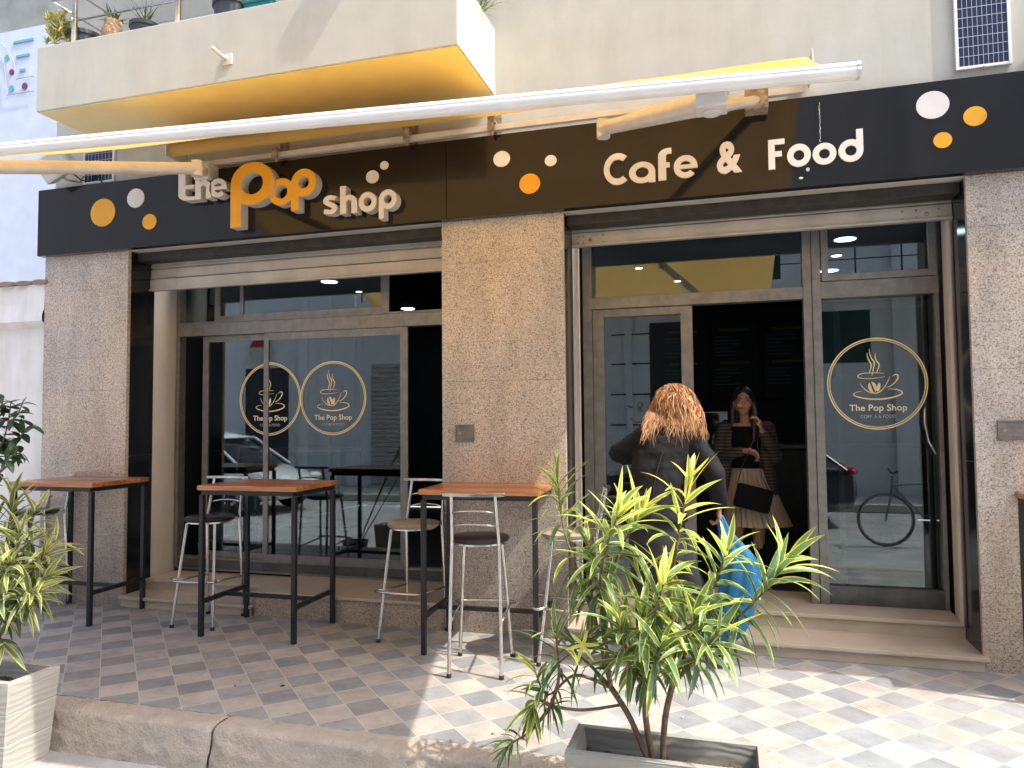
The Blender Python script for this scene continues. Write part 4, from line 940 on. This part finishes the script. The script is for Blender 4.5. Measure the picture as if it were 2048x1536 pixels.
b.ell((-.315,-.235,1.565),(.074,.092,.110),Matrix.Rotation(R(25),3,'X')); b.ell((-.315,-.135,1.53),(.014,.02,.018))
for s in (-1,1): b.ell((-.315+s*.075,-.24,1.55),(.012,.02,.03))
b.caps([((-.42,-.46,.80),.10),((-.49,-.46,.80),.070),((-.50,-.40,.46),.050),((-.49,-.42,.28),.053),((-.48,-.42,.09),.036),((-.485,-.33,.035),.033),((-.49,-.26,.03),.026)])
b.caps([((-.42,-.46,.80),.10),((-.33,-.46,.80),.070),((-.22,-.36,.47),.050),((-.14,-.33,.28),.053),((-.08,-.30,.09),.036),((-.065,-.22,.035),.033),((-.055,-.15,.03),.026)])
b.caps([((-.33,-.38,1.38),.06),((-.48,-.39,1.41),.050),((-.665,-.33,1.29),.040),((-.64,-.13,1.25),.032),((-.62,-.02,1.23),.024)])
hand(b,(-.62,-.02,1.23),(.1,1,-.1),(.3,.3,-1),(1,0,.2),1)
b.caps([((-.33,-.38,1.36),.06),((-.19,-.41,1.37),.050),((-.075,-.50,1.18),.040),((-.06,-.47,1.05),.034),((-.058,-.43,.985),.024)])
hand(b,(-.058,-.43,.985),(0,.05,-1),(-.7,.5,-.3),(0,1,0),1)
remesh(b.build('body',M['skin'],w1),.0065,3)
j=MB()
loft(j,[((-.425,-.475,.885),.190,.145),((-.425,-.475,.93),.182,.145),((-.422,-.465,1.0),.165,.135),((-.42,-.455,1.09),.150,.125),((-.405,-.44,1.19),.165,.132),((-.375,-.415,1.29),.190,.135),((-.345,-.395,1.37),.190,.118),((-.33,-.375,1.42),.135,.088),((-.325,-.345,1.465),.078,.064)],44)
j.caps([((-.43,-.39,1.375),.088),((-.485,-.39,1.392),.080),((-.66,-.33,1.285),.063),((-.645,-.17,1.255),.053),((-.63,-.07,1.235),.047)],16)
j.caps([((-.25,-.41,1.345),.088),((-.195,-.42,1.345),.080),((-.078,-.505,1.175),.065),((-.065,-.475,1.06),.057),((-.06,-.44,1.0),.048)],16)
jo=remesh(j.build('jacket',M['jacket'],w1),.0085,4)
tx=bpy.data.textures.new('folds','CLOUDS'); tx.noise_scale=.11; tx.noise_depth=3
dm=jo.modifiers.new('d','DISPLACE'); dm.texture=tx; dm.strength=.030; dm.mid_level=.5; dm.texture_coords='LOCAL'
cl=MB().caps([((-.385,-.375,1.445),.018),((-.325,-.425,1.455),.02),((-.26,-.38,1.44),.018)],10); remesh(cl.build('collar',M['jacket'],w1),.006,2)
MB().tube(spline3([Vector(p) for p in ((-.425,-.622,.89),(-.425,-.605,1.0),(-.42,-.588,1.10),(-.40,-.578,1.20),(-.37,-.558,1.30))],4),.0025,6).build('back_seam',M['trousers'],w1)
t_=MB(); loft(t_,[((-.42,-.465,.66),.17,.125),((-.42,-.465,.78),.172,.13),((-.42,-.465,.95),.15,.115)])
t_.caps([((-.495,-.46,.76),.098),((-.50,-.40,.46),.080),((-.485,-.42,.12),.070)],16).caps([((-.34,-.46,.76),.098),((-.22,-.36,.47),.080),((-.085,-.305,.12),.068)],16)
to_=remesh(t_.build('trousers',M['trousers'],w1),.009,4); dm=to_.modifiers.new('d','DISPLACE'); dm.texture=tx; dm.strength=.008; dm.texture_coords='LOCAL'
for c in ((-.485,-.345),(-.068,-.225)):
    k=MB().caps([((c[0],c[1]-.09,.05),.042),((c[0]+.002,c[1]+.02,.042),.043),((c[0]+.005,c[1]+.10,.033),.036)],14); remesh(k.build('shoe',M['shoe'],w1),.006,3)
h=MB(); rr=random.Random(9); hc=Vector((-.315,-.245,1.575))
h.ell(hc,(.088,.104,.114),Matrix.Rotation(R(25),3,'X'))
hs=MB(); fr=Vector((-.30,-.27,0))
for i in range(1500):
    a=rr.uniform(0,2*PI); ph=rr.uniform(0,1)**.65*1.75
    d=Vector((math.sin(ph)*math.cos(a),math.sin(ph)*math.sin(a)-.1*math.cos(ph),math.cos(ph))).normalized()
    rt_=hc+Vector((d.x*.087,d.y*.103,d.z*.113))
    lock=noise.noise(Vector((a*2.2,ph*2,1))); L=(.19+.10*lock)*rr.uniform(.55,1.2)*(1 if d.y<.3 else .8)*(1.35-.35*ph/1.7); n=10; p=rt_.copy(); pts=[p.copy()]
    side=Vector((d.x,d.y*.7,0)); side=side if side.length>.35 else Vector((d.x+rr.uniform(-.5,.5),d.y+rr.uniform(-.6,.3),0)); dr_=(d*.12+side.normalized()*.6+Vector((rr.uniform(-.25,.25),rr.uniform(-.25,.25),-.05))).normalized(); ph1=rr.uniform(0,6.28); am=rr.uniform(.003,.013); fz_=rr.uniform(.7,1.6); puff=rr.uniform(1.0,1.28)
    for k in range(n):
        dr_=(dr_+Vector((0,-.02,-.42))+side*.03*puff+Vector((rr.uniform(-.2,.2),rr.uniform(-.2,.2),rr.uniform(-.12,.12)))*.5).normalized(); p=p+dr_*L/n
        q=p-hc; e=(.092*puff,.108*puff,.118*puff); q2=Vector((q.x/e[0],q.y/e[1],q.z/e[2]))
        if q2.length<1 and p.z>1.50: q2.normalize(); p=hc+Vector((q2.x*e[0],q2.y*e[1],q2.z*e[2]))
        if p.z<1.54 and abs(p.x+.33)<.22:
            yb_=-.36-.185*min(1,(1.54-p.z)/.17)
            if p.y>yb_: p.y=yb_+rr.uniform(-.012,.004)
        pts.append(p+Vector((math.sin(ph1+k*fz_)*am,math.cos(ph1*1.7+k*fz_*.8)*am,0)))
    w0=rr.uniform(.0012,.0032); hs.tube(pts,[w0*(1-.8*(k/n)**2) for k in range(n+1)],4,caps=False,shade=rr.random())
ho=h.build('hair',M['hair_blond'],w1,smooth=True); sub(hs.build('hair_strand',M['hair_blond'],None,smooth=True),ho)
# blue bag held in the right hand
bg_=thing('cloth_bag',(.02,-.40,.15),'bright blue cloth bag hanging from the hand of the blond person','bag')
mb=MB(); rg=[((-.055,-.40,.93),.018,.014),((-.045,-.40,.86),.030,.022),((-.01,-.40,.78),.055,.035),((.035,-.40,.70),.095,.05),((.055,-.40,.60),.115,.06),((.05,-.40,.50),.115,.062),((.025,-.40,.40),.105,.062),((0,-.40,.30),.105,.06),((-.03,-.40,.22),.085,.05),((-.05,-.40,.165),.045,.03)]
loft(mb,rg,48,lambda i,jj:1+.10*math.sin(jj*.9+i*.7)*(i<9)+.05*math.sin(jj*2.3+i*1.9)); mb.build('bag_body',M['blue'],bg_,smooth=True).modifiers.new('s','SUBSURF').levels=1
mb=MB(); loft(mb,[((.047,-.40,.455),.121,.070),((.04,-.40,.435),.122,.070)],48,None,False); mb.build('stripe',M['white_side'],bg_)
# person in the doorway
w2=thing('person',(.15,1.15,.175),'smiling dark haired person in a striped cardigan and pleated skirt standing in the doorway','person')
fz=.175; b=MB(); X=.135; Yb=1.18
loft(b,[((X,Yb,.98),.15,.11),((X,Yb,1.06),.14,.10),((X,Yb,1.16),.115,.09),((X,Yb,1.30),.135,.10),((X,Yb,1.40),.14,.09),((X,Yb,1.455),.09,.06)])
b.caps([((X,Yb,1.42),.05),((X-.005,Yb-.01,1.50),.042),((X-.01,Yb-.015,1.56),.045)])
H=Vector((X-.012,Yb-.03,1.625))
b.ell(H,(.070,.086,.104)); b.ell(H+Vector((0,-.035,-.055)),(.048,.05,.045)); b.ell(H+Vector((0,-.062,-.088)),(.022,.02,.018))
b.caps([(H+Vector((0,-.084,.010)),.007),(H+Vector((0,-.101,-.022)),.012)],8)
for s in (-1,1): b.ell(H+Vector((s*.034,-.066,-.028)),(.022,.018,.020)); b.ell(H+Vector((s*.072,0,-.01)),(.010,.018,.028)); b.caps([(H+Vector((s*.012,-.084,.030)),.007),(H+Vector((s*.045,-.070,.028)),.007)],8)
for s in (-1,1): b.caps([((X+s*.03,Yb,1.0),.09),((X+s*.075,Yb,.98),.08),((X+s*.08,Yb-.02,.60),.055),((X+s*.08,Yb,.40),.05),((X+s*.08,Yb,.245),.034),((X+s*.085,Yb-.11,.215),.03)])
b.caps([((X,Yb,1.40),.05),((X+.155,Yb,1.41),.045),((X+.205,Yb-.03,1.20),.036),((X+.15,Yb-.14,1.33),.028),((X+.115,Yb-.19,1.40),.022)])
hand(b,(X+.115,Yb-.19,1.395),(-.15,-.25,1),(-.8,-.2,.2),(-.2,-1,0),s=1.)
b.caps([((X,Yb,1.40),.05),((X-.155,Yb,1.41),.045),((X-.20,Yb-.03,1.20),.036),((X-.08,Yb-.15,1.225),.028),((X-.015,Yb-.19,1.245),.022)])
hand(b,(X-.02,Yb-.19,1.245),(1,-.12,-.18),(.1,.2,-1),(.2,-1,.5),s=1.)
remesh(b.build('body',M['skin'],w2),.006,3,.5)
for s in (-1,1):
    e=MB().ell(H+Vector((s*.030,-.0785,.008)),(.0135,.008,.0065)).build('eye',mat('eye',(.3,.28,.26),.2),w2,smooth=True)
    sub(MB().ell(H+Vector((s*.030,-.0855,.008)),(.0058,.0035,.0062)).build('iris',M['hair_dark'],None,smooth=True),e)
    MB().tube([H+Vector((s*.014,-.090,.026)),H+Vector((s*.032,-.087,.033)),H+Vector((s*.050,-.076,.026))],.0028,6).build('eyebrow',M['hair_dark'],w2,smooth=True)
MB().tube([H+Vector((-.026,-.081,-.049)),H+Vector((-.012,-.090,-.055)),H+Vector((0,-.092,-.056)),H+Vector((.012,-.090,-.055)),H+Vector((.026,-.081,-.049))],[.002,.0055,.006,.0055,.002],8).build('lips',mat('red lips',(.40,.05,.05),.4),w2,smooth=True)
h=MB(); hs=MB()
h.ell(H+Vector((0,.018,.028)),(.084,.090,.100))
h.caps([(H+Vector((.06,.02,.03)),.036),(H+Vector((.088,.0,-.08)),.036),(H+Vector((.085,-.04,-.20)),.036),(H+Vector((.07,-.07,-.31)),.022)]).caps([(H+Vector((-.06,.02,.03)),.032),(H+Vector((-.086,.02,-.08)),.030),(H+Vector((-.09,.03,-.2)),.034),(H+Vector((-.08,.05,-.3)),.02)]).caps([(H+Vector((0,.06,0)),.075),(H+Vector((0,.07,-.2)),.07)])
remesh(h.build('hair',M['hair_dark'],w2),.006,3)
tp=MB(); loft(tp,[((X,Yb,1.10),.150,.112),((X,Yb,1.18),.130,.105),((X,Yb-.01,1.30),.150,.122),((X,Yb,1.38),.150,.108),((X,Yb,1.43),.12,.085)],40); remesh(tp.build('top',M['black_cloth'],w2),.008,3)
cdm=mat('striped cardigan',rough=.9); q=NT(cdm); sx=q.n('SeparateXYZ'); q.l(q.tc.outputs['Object'],sx.inputs[0])
q.l(q.ramp(q.math('FRACT',q.math('MULTIPLY',sx.outputs[2],38.)),(.0,(.015,.013,.012)),(.55,(.015,.013,.012)),(.6,(.07,.05,.038)),(1,(.07,.05,.038))),q.b.inputs['Base Color'])
cg=MB()
cg.caps([((X+.10,Yb+.02,1.40),.07),((X+.165,Yb,1.405),.066),((X+.215,Yb-.03,1.19),.060),((X+.165,Yb-.125,1.30),.05),((X+.135,Yb-.165,1.36),.044)],14)
cg.caps([((X-.10,Yb+.02,1.40),.07),((X-.165,Yb,1.405),.066),((X-.21,Yb-.03,1.19),.062),((X-.10,Yb-.135,1.22),.05),((X-.045,Yb-.172,1.235),.042)],14)
for s in (-1,1): loft(cg,[((X+s*.19,Yb+.03,.70),.055,.10),((X+s*.17,Yb+.02,1.0),.06,.12),((X+s*.14,Yb+.01,1.25),.06,.12),((X+s*.12,Yb+.01,1.40),.055,.09)],20)
loft(cg,[((X,Yb+.11,.70),.20,.03),((X,Yb+.10,1.1),.16,.035),((X,Yb+.085,1.42),.14,.03)],20)
remesh(cg.build('cardigan',cdm,w2),.008,4)
sk=MB(); ng=140; rg=[((X,Yb,1.10),.140,.105),((X+.01,Yb,1.07),.150,.115),((X+.02,Yb,.95),.185,.14),((X+.04,Yb-.01,.80),.225,.17),((X+.06,Yb-.01,.655),.262,.20)]
loft(sk,rg,ng,lambda i,jj:1+(.015+.022*i/4)*(1 if jj%4<2 else -1)+.02*math.sin(jj*.21+i),False); sk.build('skirt',mat('beige pleated satin',(.30,.23,.16),.5,noise_amt=.2),w2,smooth=True,auto=60)
bt=MB()
for s in (-1,1): MB().caps([((X+s*.08,Yb-.0,.62),.062),((X+s*.08,Yb,.42),.058),((X+s*.08,Yb,.25),.045),((X+s*.085,Yb-.12,.215),.038)],16).build('boot',M['black_cloth'],w2,smooth=True)
hb=thing('handbag',(.17,.93,.82),'black handbag on a thin strap in front of the pleated skirt','bag')
mb=MB().box(-.135,.135,-.035,.035,-.09,.09); mb.xf(Matrix.Translation((.175,.945,.885))@Matrix.Rotation(R(14),4,'Y')); mb.build('bag_body',M['black_cloth'],hb,bevel=.02)
mb=MB().box(-.13,.13,-.040,-.036,-.02,.086); mb.xf(Matrix.Translation((.175,.945,.885))@Matrix.Rotation(R(14),4,'Y')); mb.build('flap',M['black_cloth'],hb,bevel=.004)
MB().tube([(.06,.945,.99),(.10,.96,1.12),(.145,.965,1.22),(.20,.965,1.36),(.235,.96,1.44),(.215,.975,1.30),(.24,.96,1.05),(.295,.945,.93)],.0035,6).build('strap',M['rubber'],hb,smooth=True)
# ------------------------------------------------------------ inside the cafe
def lamp(x,y,r_,m,l):
    t=thing('ceiling_lamp',(x,y,ZC),l,'lamp','recessed ceiling lamps')
    MB().lathe([(r_*1.18,-.004),(r_*1.18,-.0005),(r_,-.0005),(r_,-.004)],(x,y,ZC),n=24).build('trim',M['awning_white'],t); MB().lathe([(r_,-.006),(r_,-.0045)],(x,y,ZC),n=24).build('diffuser',m,t)
for x,y,r_,m,l in ((-4.08,2.02,.085,'lamp_white','bright round ceiling lamp nearest the left window'),(-4.078,2.68,.035,'lamp_warm','small warm ceiling lamp second from the left window'),(-4.06,3.33,.035,'lamp_warm','small warm ceiling lamp third from the left window'),(-4.09,4.07,.085,'lamp_white','bright round ceiling lamp seen in the dark gap of the left window'),
  (-.816,2.38,.035,'lamp_warm','small warm lamp nearest behind the door transom'),(-.493,3.22,.035,'lamp_warm','small warm lamp right of the others behind the door transom'),(-.59,4.11,.035,'lamp_warm','small warm lamp lowest behind the door transom'),
  (.988,1.73,.085,'lamp_white','large bright lamp topmost behind the right transom'),(1.009,2.40,.045,'lamp_warm','middle small lamp behind the right transom'),(1.035,3.14,.085,'lamp_white','large bright lamp lowest behind the right transom')):
    lamp(x,y,r_,M[m],l)
ct=thing('service_counter',(.2,3.9,.175),'dark service counter with glass display in the cafe behind the doorway','counter')
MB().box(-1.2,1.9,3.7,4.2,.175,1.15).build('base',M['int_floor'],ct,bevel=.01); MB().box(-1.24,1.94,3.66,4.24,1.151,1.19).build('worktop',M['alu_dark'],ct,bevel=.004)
MB().box(-.9,.0,3.72,4.1,1.19,1.55).build('display_case',M['glass'],ct); MB().tube([(-.9,3.71,1.56),(.0,3.71,1.56)],.012,8).build('case_rail',M['steel'],ct)
mt=mat('board text',(.07,.08,.10),.6); mh=mat('board heading',(.12,.10,.02),.6)
for i,(x,l) in enumerate(((-.55,'dark menu board at the left above the counter'),(.12,'dark menu board in the middle above the counter'),(.79,'dark menu board at the right above the counter'))):
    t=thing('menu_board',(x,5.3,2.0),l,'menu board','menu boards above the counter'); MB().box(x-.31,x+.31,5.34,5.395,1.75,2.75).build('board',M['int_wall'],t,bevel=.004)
    a,c=MB(),MB(); rr=random.Random(i)
    for z in (2.66,2.22): MB().box(x-.2,x+.18,5.334,5.339,z,z+.035).build('heading',mh,t)
    for k in range(11):
        z=2.58-.05*k if k<6 else 2.14-.05*(k-6); MB().box(x-.26,x-.26+rr.uniform(.18,.36),5.334,5.339,z,z+.014).build('writing_line',mt,t)
t=thing('fridge',(1.55,4.9,.175),'drinks fridge at the back of the cafe','fridge'); MB().box(1.3,1.85,4.6,5.2,.175,2.0).build('cabinet',M['int_floor'],t,bevel=.01)
for k in range(5): MB().box(1.34,1.81,4.585,4.6,.45+.28*k,.47+.28*k).build('shelf',mt,t)
t=copy_tree(T0); t.location=(-4.05,1.75,.175); t.rotation_euler.z=R(4); t['label']='bar table inside the cafe behind the left window'; t['group']='bar tables inside'
# smiley drawn on the sliding door glass
mb=MB(); yy=.6405
mb.loops([ribbon(spline([(-.705,1.50),(-.672,1.472),(-.63,1.472),(-.595,1.50)],6),.006)],yy,yy+.001)
mb.loops([ribbon([(-.632+.022*math.cos(a_/12*PI*2)*.8,1.585+.036*math.sin(a_/12*PI*2)) for a_ in range(12)],.006)],yy,yy+.001); disc(mb,-.632,1.577,yy,yy+.001,.009,.014)
for dx,dz in ((0,0),(.012,-.012),(.03,-.005)): mb.loops([ribbon([(-.73+dx,1.61+dz-.012),(-.70+dx*.6,1.585+dz*.5)],.005)],yy,yy+.001)
mb.build('decal',M['rubber'],dr)
# ------------------------------------------------------------ across the street (seen in the glass)
O=thing('opposite_building',(0,-9.8,0),'pale grey building with pilasters and roller doors across the street, mirrored in the glass','building')
M['opp']=plaster_mat('pale grey render',(.82,.83,.84),(.7,.72,.74),.4); M['opp_dark']=mat('dark doorway',(.03,.035,.04),.5); M['opp_green']=mat('dark green shutter',(.02,.06,.05),.5)
def om(u,v): # world x,z of a mirrored feature on the opposite facade
    p=at_y(u,v,10.8); return p.x,p.z
MB().box(-26,16,-10.6,-9.8,-.2,11.5).build('wall',M['opp'],O)
for u0,u1 in ((594,608),(636,655),(690,706),(1250,1262),(1795,1810)):
    xa=om(u0,800)[0]; xb=om(u1,800)[0]; MB().box(xa,xb,-9.799,-9.68,-.06,8.9).build('pilaster',M['opp'],O,bevel=.01)
for (u0,v0,u1,v1,m) in ((477,734,569,1010,'opp_dark'),(1300,640,1362,900,'opp_dark'),(1643,615,1745,725,'opp_green'),(640,420,700,560,'opp_green'),(1480,420,1560,560,'opp_green')):
    xa,za=om(u0,v1); xb,zb_=om(u1,v0); MB().box(xa,xb,-9.799,-9.79,max(-.05,za),zb_).build('door' if za<.6 else 'window',M[m],O)
xa,za=om(736,980); xb,zb_=om(812,723); mb=MB(); z=0.
mb.box(xa-.12,xa,-9.799,-9.72,-.05,zb_)
sb=MB()
while z<zb_-.1: sb.box(xa,xb,-9.799,-9.76,z,z+.085); z+=.11
sb.build('roller_door',M['shutter'],O)
for v in (666,726,788,850):
    a=om(1218,v); c=om(1298,v); MB().box(a[0],c[0],-9.799,-9.79,(a[1]+c[1])/2-.015,(a[1]+c[1])/2+.015).build('wall_joint',M['opp_dark'],O)
MB().box(-8,12,-9.8,-8.95,4.0,4.2).build('balcony_slab',M['opp'],O)
mb=MB()
for i in range(26): mb.tube([(-8+.8*i,-9.0,4.2),(-8+.8*i,-9.0,5.1)],.015,6)
for z in (4.5,4.8,5.1): mb.tube([(-8,-9.0,z),(12,-9.0,z)],.012,6)
mb.build('railing',M['black_metal'],O)
x_,z_=om(515,700); t=thing('round_sign',(x_,-9.7,z_),'round white and red sign across the street, mirrored at the top of the left window','sign')
mb=MB(); ro=.36; MB().loops([[(x_+ro*math.cos(2*PI*i/40),z_+ro*math.sin(2*PI*i/40)) for i in range(40)]],-9.72,-9.70).build('disc',M['white_side'],t)
MB().loops([arc(x_,z_,ro*.95,15,165,20)],-9.70,-9.694).build('red_band',mat('red enamel',(.5,.03,.06),.5),t)
def car(cx,cy,paint,label,heading=1,z0=-.2):
    t=thing('parked_car',(cx,cy,z0),label,'car','cars in the street')
    # stations along x: (x, half width, bottom, shoulder height)
    st=[(-2.12,.62,.42,.70),(-2.05,.74,.30,.88),(-1.7,.84,.24,.93),(-.8,.88,.22,.93),(.3,.88,.22,.92),(1.1,.87,.22,.88),(1.7,.80,.25,.76),(2.05,.66,.30,.62),(2.14,.50,.36,.52)]
    vs=[]; n=10
    for x,w,zb_,zs in st:
        for (a,b_) in ((-.80,0),(-1,.18),(-1,.7),(-.93,.95),(-.7,1.04),(.7,1.04),(.93,.95),(1,.7),(1,.18),(.80,0)): vs.append((cx+heading*x,cy+w*a,z0+zb_+(zs-zb_)*b_))
    fs=[(i*n+j,i*n+(j+1)%n,(i+1)*n+(j+1)%n,(i+1)*n+j) for i in range(len(st)-1) for j in range(n)]+[tuple(range(n))[::-1],tuple((len(st)-1)*n+j for j in range(n))]
    bd=MB().add(vs,fs).build('body',paint,t,smooth=True,auto=35)
    def cab(dz,dx,mt,name):
        st2=[(-2.0+dx,.66,.90),(-1.45,.66,1.30),(-.8,.64,1.44),(-.1,.64,1.46),(.5,.66,1.36),(1.25-dx,.72,.88)]; vs=[]
        for x,w,z in st2:
            for a,zz in ((-1,.86),(-w/.82*.98,z-.04),(-.6,z+dz),(.6,z+dz),(w/.82*.98,z-.04),(1,.86)): vs.append((cx+heading*x,cy+.80*a-(0 if name=='roof' else 0),z0+max(zz,.86)))
        return MB().add(vs,[(i*6+j,i*6+(j+1)%6,(i+1)*6+(j+1)%6,(i+1)*6+j) for i in range(5) for j in range(6)]+[tuple(range(6))[::-1],tuple(30+j for j in range(6))]).build(name,mt,t,smooth=True,auto=30)
    cab(0,0,mat('dark car glass',(.01,.012,.014),.05),'windows')
    MB().add([(cx+heading*x,cy+y,z0+z) for x,z in ((-1.50,1.315),(-.8,1.475),(-.1,1.49),(.55,1.375)) for y in (-.60,-.3,.3,.60)],[(i*4+j,i*4+j+1,(i+1)*4+j+1,(i+1)*4+j) for i in range(3) for j in range(3)]).build('roof',paint,t,smooth=True).modifiers.new('s','SOLIDIFY').thickness=.03
    for s in (-1,1):
        for xa,xb,za,zb_ in ((1.28,.50,.86,1.38),(-.35,-.40,.88,1.44),(-1.95,-1.40,.88,1.32),(.50,-1.40,1.385,1.345)):
            MB().tube([(cx+heading*xa,cy+s*(.815 if za<1 else .66),z0+za),(cx+heading*xb,cy+s*.655,z0+zb_)],.028,6).build('window_frame',paint,t)
        for x in (-1.32,1.32):
            wy=cy+s*.80
            w=MB(); pr_=[(.20,-.10),(.31,-.10),(.335,-.06),(.335,.06),(.31,.10),(.20,.10)]; w.lathe(pr_,(0,0,0),36); w.xf(Matrix.Translation((cx+heading*x,wy,z0+.335))@Matrix.Rotation(R(90),4,'X')); wo=w.build('wheel',M['rubber'],t,smooth=True,auto=30)
            rm=MB()
            for k in range(5):
                a=2*PI*k/5; rm.caps([((.03*math.cos(a),.03*math.sin(a),0),.03),((.20*math.cos(a),.20*math.sin(a),0),.035)],6)
            rm.xf(Matrix.Translation((cx+heading*x,wy+s*.095,z0+.335))@Matrix.Rotation(R(90),4,'X')); sub(rm.build('rim',M['steel'],None),wo)
        MB().ell((cx+heading*2.02,cy+s*.52,z0+.66),(.10,.17,.07)).build('headlight',M['awning_white'],t,smooth=True)
        MB().ell((cx-heading*2.04,cy+s*.58,z0+.86),(.09,.20,.07)).build('tail_light',mat('red lamp glass',(.45,.01,.01),.2),t,smooth=True)
    return t
car(-9.75,-6.05,mat('white car paint',(.75,.76,.78),.2,coat=1),'white parked car across from the left window, mirrored in the glass')
car(-.25,-6.60,mat('dark blue car paint',(.015,.02,.028),.15,coat=1),'dark parked car behind the viewer, mirrored in the right door glass',-1)

def bicycle(x,y,z):
    t=thing('bicycle',(x,y,z),'bicycle standing in the street, its wheel mirrored in the right door glass','bicycle')
    for dx in (0,1.02):
        c=Vector((x+dx,y,z+.35)); ring_=[c+Vector((.33*math.cos(2*PI*i/48),0,.33*math.sin(2*PI*i/48))) for i in range(49)]
        w=MB().tube(ring_,.018,8,caps=False).build('wheel',mat('dusty tyre',(.16,.16,.16),.8),t,smooth=True)
        ri=MB().tube([c+(p-c)*.94 for p in ring_],.008,6,caps=False)
        for i in range(20): a=2*PI*i/20; ri.tube([c,c+Vector((.31*math.cos(a),.0,.31*math.sin(a)))],.0015,4)
        sub(ri.build('rim',M['steel'],None),w)
    F_=mat('grey bicycle paint',(.2,.22,.24),.3); P=lambda a,b_:(x+a,y,z+b_)
    MB().tube([P(0,.35),P(.06,.62),P(.10,.92)],.014,8).build('fork',F_,t); MB().tube([P(.09,.80),P(.50,.33),P(.66,.84),P(.09,.80)],.016,8).build('frame',F_,t); MB().tube([P(.50,.33),P(1.02,.35),P(.64,.76)],.010,8).build('rear_stay',F_,t)
    MB().tube([(x+.10,y-.28,z+1.0),(x+.09,y-.1,z+.96),(x+.09,y+.1,z+.96),(x+.10,y+.28,z+1.0)],.012,8).build('handlebar',M['rubber'],t); MB().ell(P(.68,.92),(.13,.07,.03)).tube([P(.66,.84),P(.68,.91)],.012,6).build('saddle',M['rubber'],t,smooth=True)
bicycle(1.95,-4.35,-.2)

# small litter and grit on the paving
for u,v,k in ((565,1372,0),(470,1372,1),(1128,1462,2),(985,1468,1),(1365,1435,2)):
    d=fwd+rt*((u-1024)/1473.1)-up*((v-768)/1473.1); p=Vector((0,-4.9815,1.5)); p=p+d*((.003-p.z)/d.z)
    tag(MB().ell((p.x,p.y,.005),(.014 if k==0 else .006,.006,.004),Matrix.Rotation(R(40),3,'Z'),8,6).build('litter',[M['rubber'],M['bark'],M['white_side']][k]),['dark scrap of litter lying on the shaded paving','tiny dark speck of litter on the paving','small white scrap of litter on the sunlit paving'][k],'litter','litter on the paving')
